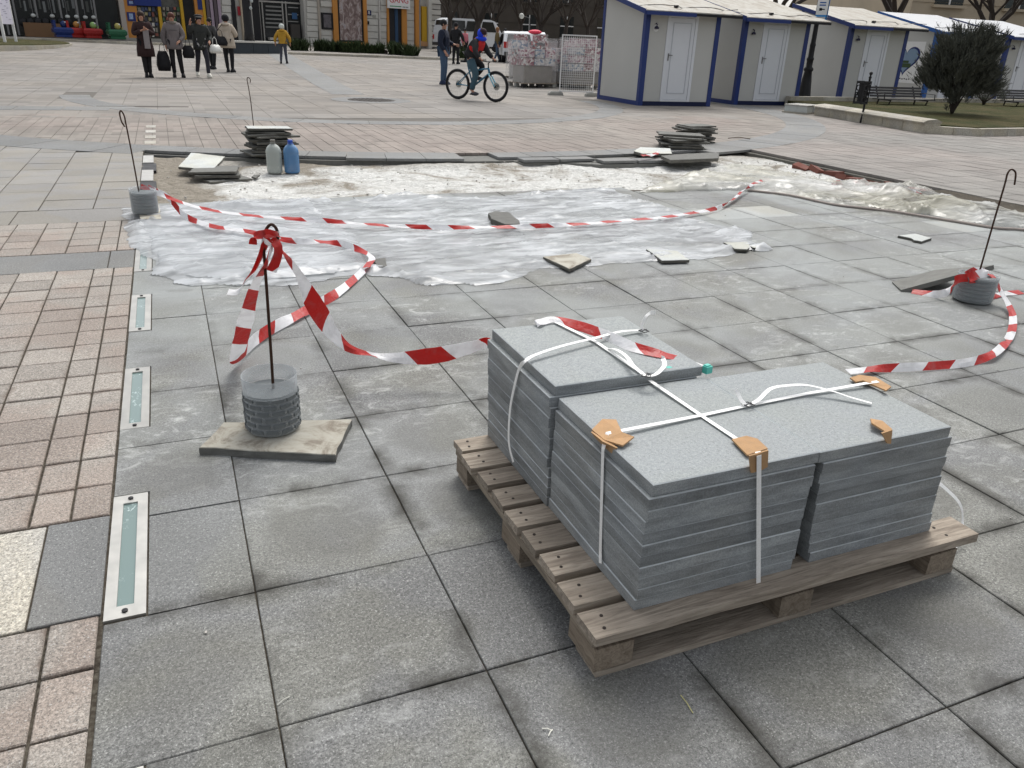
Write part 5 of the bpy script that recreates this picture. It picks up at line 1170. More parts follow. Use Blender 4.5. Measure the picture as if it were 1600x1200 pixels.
B.rect(424, 59, 446, 63, -.6, -.2, M_CREAM2, 'step'); B.rect(395, -20, 410, 66, -.65, -.45, M_BLACK, 'dark_panel', zbot=0)
def stones(u0, u1, v0, hgt, n, out, m1=M_CREAM, skip=None):
    for j in range(n):
        a = v0 + j * hgt
        B.rect(u0, a, u1, a + hgt - 1.0, -.1, out, m1, 'stone')
B.rect(478, 20, 668, 80, -.9, -.1, M_CREAM2, 'wall', ztop=TOP, zbot=-.6)
stones(480, 497, -8, 9.6, 9, .0); stones(501, 519, -8, 9.6, 2, .0); stones(501, 518, 46, 10, 3, .0)
stones(573, 591, -12, 10.4, 9, .0); stones(594.5, 604, -12, 10.4, 9, .0); stones(635, 647, -10, 10.6, 8, .0)
B.rect(496.5, -20, 499.5, 72, .0, .1, plain((.36, .32, .27), .5), 'drain_pipe', zbot=0); B.rect(591.5, -20, 593.5, 68, .0, .08, plain((.5, .48, .45), .5), 'drain_pipe', zbot=0)
B.rect(503, 20, 520, 46, -.1, .08, M_BLACK, 'notice_frame'); B.rect(505, 23, 516.5, 43, .08, .1, plain((.12, .11, .12), .4, var=.8, sc=5), 'notice_print')
B.rect(519.5, -20, 527, 72, -.1, .12, M_ORAN, 'window_surround', zbot=0); B.rect(567, -20, 572.5, 72, -.1, .12, M_ORAN, 'window_surround', zbot=0); B.rect(527, 66, 567, 72, -.1, .12, M_ORAN, 'window_surround')
B.rect(527, -20, 567, 66, -.1, .02, M_BLACK, 'poster_frame')
def _poster():
    t = NT('brown photo print'); a = t.noise(1.6, 6, t.mapv(t.pos(), (1.6, 1.6, .8)), .7, 1.5)
    return t.done(t.ramp(a, [(.3, (.08, .055, .05)), (.48, (.22, .16, .15)), (.58, (.42, .36, .34)), (.7, (.3, .29, .33))]), .4)
B.rect(530, -20, 564, 63, .02, .05, _poster(), 'poster')
B.rect(573, 16, 579.5, 24, .0, .06, plain((.01, .015, .08), .4), 'number_plate'); 
B.rect(582, 23.5, 587, 27, .0, .04, plain((.3, .3, .27), .5), 'plaque'); B.rect(573.5, 33, 576, 38, .0, .1, M_BLACK, 'lamp')
B.rect(604, -20, 607, 70, -.1, .1, M_ORAN, 'door_surround', zbot=0); B.rect(627, -20, 634.5, 71, -.1, .12, M_ORAN, 'door_surround', zbot=0)
dr = B.rect(607, -20, 627, 69, -.1, -.02, M_DKIN, 'door', zbot=0); B.rect(617, 10, 621.5, 66, -.02, .04, plain((.03, .07, .14), .5), 'blue_strip', dr)
B.rect(648, -20, 655, 70, -.1, .12, M_ORAN, 'window_surround', zbot=0); B.rect(649, 64, 668, 72, -.1, .1, plain((.45, .25, .12), .7), 'sill')
B.rect(658.5, 10, 666, 65, -.1, .1, M_YEL, 'window_surround'); B.rect(667, -20, 672, 75, -.1, .25, M_CREAM, 'corner_pier', zbot=-.5); 
for j in range(10): B.rect(668.5, -10 + j * 8.5, 690, -10 + j * 8.5 + 7.2, -1.4, -.15 + .08 * (j % 2), M_CREAM if j % 2 else M_CREAM2, 'quoin')
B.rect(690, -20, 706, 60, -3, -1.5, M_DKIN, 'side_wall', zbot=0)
q0, q1 = B.at(602, -9), B.at(637, 17.5)
sgn = MB().bx(q0[0], q1[0], -.35, -.2, q1[1] + .12, q0[1]).build('sign', M_WHITE, B.o); sgw, sgh = q1[0] - q0[0], q0[1] - q1[1] - .12
RF = Matrix(((1, 0, 0, 0), (0, 0, -1, 0), (0, 1, 0, 0), (0, 0, 0, 1)))
MRED = plain((.5, .02, .03), .5, var=.02)
xs = q0[0] + sgw * .5
t_ = text('GANG', sgh * .62, MRED, sgn, (xs, -.352, q1[1] + .12 + sgh * .60), RF, .006); t_.name = 'lettering'; bb = t_.dimensions
MB().bx(q0[0] + .15, q0[0] + sgw * .6, -.356, -.351, q1[1] + .22, q1[1] + .28).build('print', plain((.03, .25, .1), .5), sgn)
for k in range(4): MB().bx(q0[0] + sgw * (.66 + .07 * k), q0[0] + sgw * (.70 + .07 * k), -.356, -.351, q1[1] + .20, q1[1] + .27).build('print', M_BLACK, sgn)
_n = B.at(576, 20); tn = text('8', .3, M_WHITE, B.o, (_n[0], -.065, _n[1]), RF, .004); tn.name = 'number'
# planters and evergreen border
def blades(mb, c, r, h, n, rr):
    for _ in range(n):
        a = rr.uniform(0, 2 * PI); e = rr.uniform(.2, 1); b = Vector((c[0] + rr.gauss(0, r * .15), c[1] + rr.gauss(0, r * .15), c[2]))
        tip = b + Vector((math.cos(a) * r * e, math.sin(a) * r * e, h * (1.15 - .6 * e * e) * rr.uniform(.7, 1.1))); s_ = Vector((-math.sin(a), math.cos(a), 0)) * .03
        m_ = b.lerp(tip, .55) + Vector((0, 0, h * .12)); i = len(mb.v)
        mb.v += [tuple(b - s_), tuple(b + s_), tuple(m_ - s_), tuple(m_ + s_), tuple(tip)]; mb.f += [(i, i + 1, i + 3, i + 2), (i + 2, i + 3, i + 4)]
rr = random.Random(8)
def fspot(u, v): return G(u, v)
LBL = ['spiky evergreen plant right of the child, first of the border', 'spiky evergreen plant under the framed notice', 'spiky evergreen plant left under the brown poster', 'spiky evergreen plant under the middle of the brown poster', 'spiky evergreen plant right under the brown poster',
       'spiky evergreen plant beside the drain pipe', 'spiky evergreen plant left of the dark door', 'spiky evergreen plant before the dark door', 'spiky evergreen plant right of the dark door, last of the border']
for k, (u, v, s) in enumerate(((472, 79, 1), (507, 80, 1), (530, 81, .9), (546, 82, .9), (563, 82.5, 1), (582, 83.5, .75), (603, 84, 1.05), (622, 85.5, 1), (641, 87, .9))):
    p = fspot(u, v); o = thing('evergreen_plant', LBL[k], 'plant', p, 0, 'spiky evergreen plants in the border'); mb = MB()
    for _ in range(5): blades(mb, (rr.uniform(-.45, .45) * s, rr.uniform(-.2, .2), 0), .55 * s, .62 * s, 70, rr)
    tag(mb.build('foliage', M_NEEDLE2, o), kind='stuff'); MB().lathe([(.12, 0), (.1, .15), (.03, .2)], 8).build('stem', M_BARK, o)
p = fspot(733, 92); o = thing('evergreen_plant', 'low leafy plant between the standing man and the cyclist', 'plant', p, 0); mb = MB()
for _ in range(5): blades(mb, (rr.uniform(-.6, .6), rr.uniform(-.2, .2), 0), .5, .6, 80, rr)
tag(mb.build('foliage', M_NEEDLE2, o), kind='stuff'); MB().lathe([(.12, 0), (.1, .15), (.03, .2)], 8).build('stem', M_BARK, o)
e0, e1 = G(450, 85), G(760, 96.5); kerb('dark kerb in front of the evergreen border', Vector((e0.x, e0.y, 0)), Vector((e1.x, e1.y, 0)), 16, .16, .2, (zg(e0.y) + zg(e1.y)) / 2 - .05)
p0, p1 = G(373, 84), G(442, 84); pn = thing('planter_block', 'long black stone planter block with a pale cap behind the women', 'planter', (p0.x, p0.y, zg(p0.y) - .02), math.atan2(p1.y - p0.y, p1.x - p0.x)); Lp = (p1 - p0).length
for i in range(3): MB().bx(Lp * i / 3 + .01, Lp * (i + 1) / 3 - .01, 0, 1.0, 0, .5).build('side_stone', plain((.035, .045, .055), .4, var=.2), pn)
MB().bx(-.06, Lp + .06, -.06, 1.06, .502, .58).build('cap', M_CREAM, pn)
MB().lathe([(.26, .58), (.2, 1.0), (.19, 3.0), (.15, 5.5)], 12, (Lp * .42, .5, 0)).build('post', M_BLACK, pn, True)
for k in range(6): MB().ball((Lp * .42 + .1 * math.sin(k * 2.1), .22, 2.0 + .3 * k), .07, 6, (1.4, .6, 1)).build('ornament', plain((.35, .38, .38), .4), pn)
# platform kerb by the shops
e0, e1 = G(-60, 57.5), G(215, 70); kerb('stone step running in front of the dark shop', Vector((e0.x, e0.y, 0)), Vector((e1.x, e1.y, 0)), 20, .12, .5, (zg(e0.y) + zg(e1.y)) / 2 - .02, 'step')
e2 = G(330, 72); kerb('stone step running in front of the yellow shop', Vector((e1.x, e1.y, 0)), Vector((e2.x, e2.y, 0)), 8, .12, .4, zg(e1.y) + .0, 'step')
# lawn at the far left, notice board
lc = [G(u, v) for u, v in ((-60, 82), (0, 80.5), (40, 79), (62, 78), (90, 75.5), (106, 73.5), (113, 71), (110, 68.5), (100, 65.5), (85, 63), (60, 61), (20, 59.5), (-60, 57.5))]
cz = zg(lc[3].y)
MBk = MB().prism([(q.x, q.y) for q in lc], cz - .3, cz + .16); tag(MBk.build('lawn_kerb', M_STONE), 'rounded stone kerb round the lawn at the far left', 'kerb')
cc = sum(lc, Vector()) / len(lc); struct('lawn', MB().prism([((q.x - cc.x) * .94 + cc.x, (q.y - cc.y) * .93 + cc.y) for q in lc], cz - .2, cz + .19), M_GRASS)
pA, pB = G(9, 71), G(33, 68); nb = thing('notice_board', 'white notice board on two white legs standing on the far left lawn', 'notice board', (pA.x, pA.y, cz + .1), math.atan2(pB.y - pA.y, pB.x - pA.x)); Lb = (pB - pA).length * .7
for x in (0, Lb): MB().bx(x - .05, x + .05, -.05, .05, 0, 3.2).build('leg', M_WHITE, nb)
bd = MB().bx(.06, Lb - .06, -.04, .02, .8, 3.1).build('board', plain((.58, .57, .66), .4), nb)
rr = random.Random(6)
for k in range(26): MB().box((rr.uniform(.15, Lb - .15), -.043, 1.0 + k * .075), (rr.uniform(.1, .5), .004, .02)).build('text_line', plain((.2, .2, .28), .5), bd)
# standing banner and coin rides
pv = G(172, 60); bnr = thing('banner', 'tall white advertising banner leaning before the dark shop', 'banner', (pv.x - .3, pv.y - .3, zg(pv.y)), math.atan2(A.d.y, A.d.x)); bsh = MB().add([(0, 0, .02), (.95, 0, .02), (.72, .35, 2.6), (-.2, .35, 2.6), (0, .03, .02), (.95, .03, .02), (.72, .38, 2.6), (-.2, .38, 2.6)], [(0, 1, 2, 3), (7, 6, 5, 4), (0, 4, 5, 1), (1, 5, 6, 2), (2, 6, 7, 3), (3, 7, 4, 0)]).build('panel', plain((.62, .61, .66), .4), bnr)
for z, w_, x in ((.55, .25, .5), (.75, .2, .2), (.8, .22, .62), (1.0, .2, .15), (1.25, .2, .55), (1.55, .62, .35), (1.95, .5, .35), (2.1, .2, .1), (2.1, .2, .5)):
    MB().box((x, z * .134 - .01, z), (w_, .006, .07)).build('print', plain((.07, .07, .08), .5), bsh)
def ride(u, v, label, c1, c2, kind):
    p = G(u, v); o = thing('kiddie_ride', label, 'kiddie ride', (p.x, p.y, zg(p.y) + .1), .3, 'coin rides before the dark shop'); m1, m2 = plain(c1, .25, var=.05), plain(c2, .25, var=.05)
    MB().bx(-.4, .4, -.28, .28, 0, .12).build('base', m1, o)
    MB().loft([[Vector((x * s, y * s2 * .3, z)) for x, y in ((-1, -1), (1, -1), (1, 1), (-1, 1))] for s, s2, z in ((.35, .8, .12), (.5, 1, .25), (.5, 1, .4), (.42, .8, .5))]).build('body', m1, o)
    MB().bx(-.45, -.33, -.22, .22, .4, .85).build('seat_back', m1, o)
    MB().ball((.1, 0, .66), .17, 10, (1, .9, 1.05)).build('head', m2, o, True)
    for s in (-1, 1): MB().ball((.18, s * .1, .76), .045, 6).build('eye', M_WHITE, o, True)
    MB().tube([(.3, -.15, .45), (.34, -.12, .62), (.34, .12, .62), (.3, .15, .45)], .02, 6).build('handle_bar', m2, o); return o
ride(100, 61, 'blue coin ride at the left of the row', (.012, .03, .14), (.02, .04, .13), 0); ride(120, 61.5, 'red coin ride with an orange rounded front', (.3, .015, .015), (.4, .2, .05), 0)
ride(146, 62.5, 'red coin ride with a green and yellow rounded top', (.28, .015, .015), (.22, .36, .12), 0); ride(184, 64, 'green coin ride right of the white banner', (.02, .1, .05), (.36, .32, .1), 0)
# ------------------------------------------------------------------ far backdrop: dark street building, beige building, trees, cars
def block_b(name, label, a, b, depth, h, mat, win, rows, cols, wsz, zb=0, zoff=.9):
    d = b - a; o = thing(name, label, 'building', (a.x, a.y, zb), math.atan2(d.y, d.x)); L_ = d.length
    MB().bx(0, L_, .25, depth, -1, h).build('wall', mat, o)
    MB().bx(-.2, L_ + .2, -.1, .249, h - .5, h).build('cornice', mat, o)
    for i in range(cols):
        for j in range(rows):
            x = L_ * (i + .5) / cols; z = zoff + (h - 1) * j / rows
            w_ = MB().bx(x - wsz[0] / 2, x + wsz[0] / 2, .2, .248, z, z + wsz[1]).build('window', win, o)
            MB().bx(x - .04, x + .04, .15, .198, z, z + wsz[1]).build('mullion', M_WHITE, w_); MB().bx(x - wsz[0] / 2, x + wsz[0] / 2, .15, .198, z + wsz[1] * .6, z + wsz[1] * .6 + .08).build('mullion', M_WHITE, w_)
            MB().bx(x - wsz[0] / 2 - .12, x + wsz[0] / 2 + .12, .05, .249, z - .15, z - .02).build('sill', mat, w_)
    for j in range(int(h / .8)): MB().bx(0, L_, .2, .249, j * .8 - .03, j * .8 + .02).build('course', mat, o) if j % 2 else None
    return o
M_DKST = plain((.075, .065, .055), .9, var=.35, sc=1.2, bump=.4); M_BEIGE = plain((.46, .39, .29), .9, var=.25, sc=.8, bump=.3)
block_b('stone_building', 'dark old stone building behind the trees and parked cars', Vector((24, 74, 0)), Vector((56, 66, 0)), 12, 11, M_DKST, M_DKGL, 3, 9, (1.3, 2.2), .6)
block_b('beige_building', 'beige stone building with white framed windows behind the right kiosks', Vector((36, 30, 0)), Vector((74, 23, 0)), 12, 11, M_BEIGE, plain((.05, .06, .06), .2), 2, 9, (1.7, 1.9), 0, 3.9)
block_b('stone_building', 'distant dark building closing the street behind the white van', Vector((12, 92, 0)), Vector((60, 90, 0)), 10, 12, M_DKST, M_DKGL, 3, 10, (1.3, 2.2), 1)
def tree(p, h, label, seed, r0=.16, depth=4, spread=.5, trunk=.3):
    rr = random.Random(seed); o = thing('bare_tree', label, 'tree', p, 0, 'bare trees behind the square'); tr = MB(); cr = MB()
    base = Vector((0, 0, 0)); top = Vector((rr.uniform(-.2, .2), rr.uniform(-.2, .2), h * trunk)); tr.tube([base, base.lerp(top, .5) + Vector((rr.uniform(-.06, .06), 0, 0)), top], [r0 * 1.25, r0, r0 * .8], 8)
    tr.build('trunk', M_BARK, o, True)
    def br(a, d, L, r, k):
        m = a + d * L * .5 + Vector((rr.uniform(-1, 1), rr.uniform(-1, 1), rr.uniform(-.3, .6))) * L * .08; e = a + d * L
        cr.tube([a, m, e], [r, r * .75, r * .5], 5 if k > 1 else 3, False)
        if k == 0: return
        for _ in range(3 if k > 1 else 4):
            q = (d + Vector((rr.uniform(-1, 1), rr.uniform(-1, 1), rr.uniform(-.35, .7))) * spread * 1.3).normalized(); br(e if rr.random() < .6 else m, q, L * rr.uniform(.6, .85), r * .5, k - 1)
    for i in range(5):
        a = 2 * PI * i / 5 + rr.uniform(-.4, .4); br(top - Vector((0, 0, rr.uniform(0, .3))), Vector((math.cos(a) * spread, math.sin(a) * spread, .9)).normalized(), h * .24, r0 * .5, depth)
    cr.build('crown', M_BARK, o, True); return o
TS = [(700, 84, 8, 'bare tree behind the dark haired man at the building corner'), (722, 80, 7, 'bare tree left of the white van'), (742, 84, 8, 'bare tree directly behind the boy on the bicycle'), (768, 76, 8, 'slender bare tree behind the white van roof'),
      (812, 80, 8, 'bare tree above the windscreen of the parked car'), (845, 84, 8, 'bare tree behind the leftmost goods pallet'), (880, 86, 9, 'bare tree behind the mesh panel'), (915, 86, 8, 'bare tree just left of the nearest kiosk')]
for k, (u, v, h, lab) in enumerate(TS):
    p = G(u, v); tree((p.x, p.y, zg(p.y)), h, lab, 20 + k, .17 + .03 * (k % 3), 4, .55, .25)
for k, (x, y, h, lab) in enumerate(((24, 26, 8, 'bare tree above the roof of the second kiosk'), (29.5, 25, 9, 'bare tree above the roof of the third kiosk'), (34, 24, 8, 'bare tree above the heart poster kiosk'), (37.5, 22.5, 9, 'thick bare tree behind the large shrub'), (42, 21.5, 8, 'bare tree at the right edge of the photo'))):
    tree((x, y, zg(y)), h, lab, 40 + k, .24, 4, .6, .3)
tag(MB().tube([(16.2, 52, .4), (16.2, 52, 6)], .05, 8).build('sign_post', M_GREY), 'thin grey post rising in front of the white van', 'post')
pq = G(776, 88); q3 = thing('clock_lamp', 'round white lamp globe on a dark arm among the trees', 'lamp', (pq.x, pq.y, zg(pq.y))); c3 = PY(815, 25, pq.y) - Vector(q3.location)
MB().tube([(c3.x + .6, 0, 0), (c3.x + .6, 0, c3.z - .1), (c3.x, 0, c3.z)], .04, 6).build('arm', M_BLACK, q3); MB().ball(c3, .16, 10).build('globe', plain((.5, .5, .46), .3), q3, True)
def car(p, rot, label, paint, L=4.0, Wd=1.7, H=1.45, van=False, name='parked_car', lights_=(.4, .02, .02)):
    o = thing(name, label, 'van' if van else 'car', p, rot); hw = Wd / 2
    if van: prof = [(-L / 2, .35), (-L / 2, H * .55), (-L / 2 + .15, H - .15), (-L / 2 + .5, H), (L / 2 - 1.35, H), (L / 2 - 1.0, H - .1), (L / 2 - .55, H * .62), (L / 2 - .1, H * .5), (L / 2, H * .36), (L / 2, .35)]
    else: prof = [(-L / 2, .35), (-L / 2, .75), (-L / 2 + .15, .95), (-L / 2 + .55, H - .1), (-L / 2 + .95, H), (L / 2 - 1.9, H), (L / 2 - 1.55, H - .08), (L / 2 - .95, .95), (L / 2 - .2, .82), (L / 2, .65), (L / 2, .35)]
    rings = []
    for s in (-1, -.96, .96, 1):
        k = 1 if abs(s) < .97 else .93
        rings.append([Vector((x * (.985 if abs(s) > .97 else 1), s * hw * (1 - max(0, (z - .8)) * .14), z * (k if z > .5 else 1))) for x, z in prof])
    MB().loft([r[::-1] for r in rings]).build('body', paint, o)
    n = len(prof)
    def pane(ts, nm='window'):
        MB().add(ts, [tuple(range(len(ts)))]).build(nm, M_DKGL, o)
    zt, zb_ = H - .14, (H * .62 if van else .97)
    for s in (-1, 1):
        y1, y0 = s * (hw * (1 - (zt - .8) * .14) + .006), s * (hw * (1 - (zb_ - .8) * .14) + .006)
        for a, b in (((-L / 2 + .6, -.35), (-.25, L / 2 - 1.75)) if not van else ((-L / 2 + .4, -.9), (-.8, .3), (.4, L / 2 - 1.2))): pane([(a - .1, y0, zb_), (b + (.25 if b > .5 else 0), y0, zb_), (b, y1, zt), (a + .08, y1, zt)])
    xr = -L / 2 + (.1 if van else .2); xt = -L / 2 + (.2 if van else .52)
    pane([(xr - .06, -hw * .75, zb_), (xt - .06, -hw * .66, zt), (xt - .06, hw * .66, zt), (xr - .06, hw * .75, zb_)], 'rear_window')
    xa, xb = (L / 2 - .5, L / 2 - .95) if van else (L / 2 - .92, L / 2 - 1.5)
    pane([(xa + .03, -hw * .78, zb_), (xa + .03, hw * .78, zb_), (xb + .03, hw * .68, zt), (xb + .03, -hw * .68, zt)], 'windscreen')
    for s in (-1, 1):
        MB().box((-L / 2 - .005, s * hw * .82, .85), (.03, .22, .3)).build('tail_light', plain(lights_, .3), o); MB().box((L / 2 - .03, s * hw * .72, .66), (.1, .3, .14)).build('headlight', plain((.6, .6, .6), .2), o)
        for x in (-L * .31, L * .31):
            w_ = MB().lathe([(.18, -.1), (.31, -.1), (.32, -.06), (.32, .06), (.31, .1), (.18, .1)], 20, M=Matrix.Rotation(PI / 2, 3, 'X')).build('wheel', M_BLACK, o, loc=(x, s * (hw - .1), .32)); MB().lathe([(.17, -.08), (.18, 0), (.17, .08)], 14, M=Matrix.Rotation(PI / 2, 3, 'X')).build('rim', M_STAINL, w_)
    MB().box((-L / 2 - .02, 0, .42), (.1, Wd * .9, .2)).build('bumper', plain((.05, .05, .05), .6), o); MB().box((L / 2, 0, .42), (.1, Wd * .9, .2)).build('bumper', plain((.05, .05, .05), .6), o)
    return o
M_PW = plain((.62, .64, .66), .25, spec=.5, var=.04)
pv = G(797, 90); car((pv.x + .3, pv.y + 8, zg(pv.y + 8) + .05), .15, 'white passenger van parked behind the boy on the bicycle', M_PW, 5.0, 1.9, 2.05, True, 'parked_van')
pv = G(818, 98); car((pv.x - .2, pv.y + .6, zg(pv.y)), 1.25, 'white hatchback with a red tail light, parked behind the goods', M_PW, 3.9, 1.7, 1.5)
pv = G(858, 95); car((pv.x + .5, pv.y + 4, zg(pv.y)), 1.25, 'white car roof seen over the wrapped goods', M_PW, 4.2, 1.75, 1.55)
# ------------------------------------------------------------------ people
def skin(name, J, E, mat, par, sub=1, root=None):
    me = bpy.data.meshes.new(name); names = list(J); ix = {n: i for i, n in enumerate(names)}
    me.from_pydata([J[n][0] for n in names], [(ix[a], ix[b]) for a, b in E], []); o = bpy.data.objects.new('t', me); COL.objects.link(o)
    o.modifiers.new('s', 'SKIN'); sv = me.skin_vertices[0].data
    for n in names:
        r = J[n][1]; sv[ix[n]].radius = r if hasattr(r, '__len__') else (r, r)
    sv[ix[root or names[0]]].use_root = True
    o.modifiers['s'].use_smooth_shade = True; m = o.modifiers.new('u', 'SUBSURF'); m.levels = m.render_levels = sub
    bpy.context.view_layer.update(); m2 = bpy.data.meshes.new_from_object(o.evaluated_get(bpy.context.evaluated_depsgraph_get()))
    bpy.data.objects.remove(o); m2.materials.clear(); m2.materials.append(mat); return link(name, m2, par)
SKIN = plain((.42, .23, .16), .6, var=.06); C = lambda *c: plain(c, .85, var=.2, sc=9)
BLK = plain((.012, .012, .014), .8, var=.3); BLK2 = plain((.022, .02, .022), .85, var=.3)
def person(label, pos, face, H, top, bottom, hair, shoes=BLK, hem=None, arms=None, legs=None, hood=None, hat=None, lean=0, coatw=1.0, scarf=None, twist=0):
    s = H / 1.7; o = thing('person', label, 'person', pos, face); S = lambda x, y, z: Vector((x, y, z)) * s
    A = dict(le=(.26, .02, 1.10), lw=(.25, -.04, .86), re=(-.26, .02, 1.10), rw=(-.25, -.04, .86)); A.update(arms or {})
    L = dict(lk=(.10, -.02, .49), la=(.11, .02, .09), rk=(-.10, -.02, .49), ra=(-.11, .02, .09), lh=(.09, 0, .9), rh=(-.09, 0, .9)); L.update(legs or {})
    P_ = dict(pelvis=(0, 0, .93), waist=(0, -.01 - lean * .3, 1.08), chest=(0, -.01 - lean * .7, 1.27), neck=(0, -lean, 1.42), chin=(0, -.02 - lean * 1.1, 1.49), head=(0, -.02 - lean * 1.15, 1.60), crown=(0, -.01 - lean * 1.15, 1.665),
              ls=(.17, -lean * .9, 1.37), rs=(-.17, -lean * .9, 1.37)); P_.update(L); P_.update(A)
    for q in 'lr':
        w_, e_ = Vector(P_[q + 'w']), Vector(P_[q + 'e']); d = (w_ - e_).normalized(); P_[q + 'p'] = tuple(w_ + d * .07); P_[q + 'f'] = tuple(w_ + d * .15 + Vector((0, -.02, 0)))
        sx = 1 if q == 'l' else -1; P_[q + 't'] = tuple(w_ + d * .08 + Vector((-sx * .04, -.03, 0)))
        a_ = Vector(P_[q + 'a']); P_[q + 'o'] = tuple(a_ + Vector((sx * .02, -.13, -.05)))
    R = dict(pelvis=.12, waist=.11, chest=(.15, .11), neck=.05, chin=(.058, .066), head=(.078, .092), crown=(.05, .06), ls=.065, rs=.065, le=.042, re=.042, lw=.028, rw=.028, lp=(.035, .02), rp=(.035, .02), lf=(.012, .01), rf=(.012, .01), lt=.011, rt=.011,
             lh=.085, rh=.085, lk=.055, rk=.055, la=.038, ra=.038, lo=.03, ro=.03)
    ed = [('pelvis', 'waist'), ('waist', 'chest'), ('chest', 'neck'), ('neck', 'chin'), ('chin', 'head'), ('head', 'crown')]
    for q in 'lr': ed += [('chest', q + 's'), (q + 's', q + 'e'), (q + 'e', q + 'w'), (q + 'w', q + 'p'), (q + 'p', q + 'f'), (q + 'w', q + 't'), ('pelvis', q + 'h'), (q + 'h', q + 'k'), (q + 'k', q + 'a'), (q + 'a', q + 'o')]
    sc = lambda r, k=1.0, a=0: tuple((x * k + a) * s for x in r) if hasattr(r, '__len__') else (r * k + a) * s
    skin('body', {n: (S(*P_[n]), sc(R[n])) for n in R}, ed, SKIN, o, 1, 'pelvis')
    # individual fingers
    fm = MB()
    for q in 'lr':
        w_, e_ = Vector(P_[q + 'w']), Vector(P_[q + 'e']); d = (w_ - e_).normalized(); sd = d.cross(Vector((1 if q == 'l' else -1, 0, 0))); sd = sd.normalized() if sd.length > .1 else Vector((0, 1, 0))
        for k in range(4):
            b = w_ + d * .09 + sd * (k - 1.5) * .02; l = (.07, .08, .075, .06)[k]
            fm.tube([b * s, (b + d * l * .55 + Vector((0, -.01, 0))) * s, (b + d * l + Vector((0, -.025, 0))) * s], [.0095 * s, .0085 * s, .006 * s], 5)
    fm.build('fingers', SKIN, o, True)
    # head details
    hd = Vector(P_['head']); hh = MB()
    for sx in (-1, 1):
        MB().ball(S(*(hd + Vector((sx * .031, -.083, .0)))), .011 * s, 6, (1.3, .6, .8)).build('eye', BLK, o, True); MB().ball(S(*(hd + Vector((sx * .082, 0, -.015)))), .026 * s, 6, (.4, .7, 1.1)).build('ear', SKIN, o, True)
    MB().add([S(*(hd + Vector(v))) for v in ((0, -.088, .0), (-.014, -.088, -.035), (.014, -.088, -.035), (0, -.118, -.033), (0, -.09, -.042))], [(0, 1, 3), (0, 3, 2), (1, 4, 3), (2, 3, 4)]).build('nose', SKIN, o)
    MB().ball(S(*(hd + Vector((0, -.083, -.062)))), .02 * s, 6, (1.2, .4, .3)).build('mouth', plain((.25, .07, .06), .6), o, True)
    if hair:
        hm, hl = hair; v = MB(); v.ball(S(*(hd + Vector((0, .022, .028)))), .1 * s, 10, (.98, 1.0, 1.0))
        if hl > 0: v.loft([[S(*(hd + Vector((math.cos(g) * w_, .035 + math.sin(g) * .065, z)))) for g in [2 * PI * k / 10 for k in range(10)]] for w_, z in ((.085, -hl), (.098, -hl * .5), (.1, .0))])
        v.build('hair', hm, o, True)
    if hat: hat(o, hd, s, S)
    if hood: MB().torus(S(*(Vector(P_['neck']) + Vector((0, .03, .03)))), .1 * s, .045 * s, 14, 7).build('hood', hood, o, True)
    if scarf: MB().torus(S(*(Vector(P_['neck']) + Vector((0, 0, .01)))), .068 * s, .032 * s, 14, 7).build('scarf', scarf, o, True)
    k = 1.28 * coatw
    cn = ['pelvis', 'waist', 'chest', 'neck', 'ls', 'le', 'lw', 'rs', 're', 'rw']
    J = {n: (S(*P_[n]), sc(R[n], k if n in ('pelvis', 'waist', 'chest') else 1.5, .014)) for n in cn}
    J['pelvis'] = (S(*(Vector(P_['pelvis']) + Vector((0, 0, -.03)))), sc((.165, .125), coatw))
    jk = skin('jacket', J, [('pelvis', 'waist'), ('waist', 'chest'), ('chest', 'neck')] + [e for q in 'lr' for e in (('chest', q + 's'), (q + 's', q + 'e'), (q + 'e', q + 'w'))], top, o, 2, 'waist')
    legm = {n: (S(*P_[n]), sc(R[n], 1.12, .012)) for n in ('pelvis', 'lh', 'lk', 'la', 'rh', 'rk', 'ra')}
    skin('trousers', legm, [('pelvis', 'lh'), ('lh', 'lk'), ('lk', 'la'), ('pelvis', 'rh'), ('rh', 'rk'), ('rk', 'ra')], bottom, o, 2, 'pelvis')
    for q in 'lr':
        a_, t_ = Vector(P_[q + 'a']), Vector(P_[q + 'o']); f = (t_ - a_); f.z = 0; f = f.normalized(); sd = Vector((f.y, -f.x, 0)); z0 = a_.z - .09
        MB().loft([[S(*(a_ + f * (y + dy) + sd * x + Vector((0, 0, z - a_.z + z0)))) for x, dy in ((-w_, 0), (w_, 0), (w_ * .9, 0), (-w_ * .9, 0))] if False else
                   [S(a_.x + f.x * y * L_ + sd.x * x * w_, a_.y + f.y * y * L_ + sd.y * x * w_, z0 + z) for x, y in ((-.7, -.45), (.7, -.45), (1, .2), (.95, .75), (.4, 1.05), (-.4, 1.05), (-.95, .75), (-1, .2))] for z, w_, L_ in ((0, .047, .17), (.03, .05, .175), (.07, .045, .14), (.12, .042, .06))]).build('shoe', shoes, o, True)
    if hem:
        zh, wb = hem; rings = []
        for z, w_, d_ in ((zh, wb, wb * .78), ((zh + .95) / 2, wb * .98, wb * .74), (1.0, .185 * coatw, .145 * coatw), (1.2, .17 * coatw, .135 * coatw)):
            rings.append([S(math.cos(g) * w_ * (1 + .03 * math.cos(5 * g)), math.sin(g) * d_, z) for g in [2 * PI * i / 18 for i in range(18)]])
        MB().loft(rings).build('coat_skirt', top, o, True)
    return o
def gp(u, v): p = G(u, v); return (p.x, p.y, zg(p.y))
DKBR = plain((.035, .018, .012), .7); 
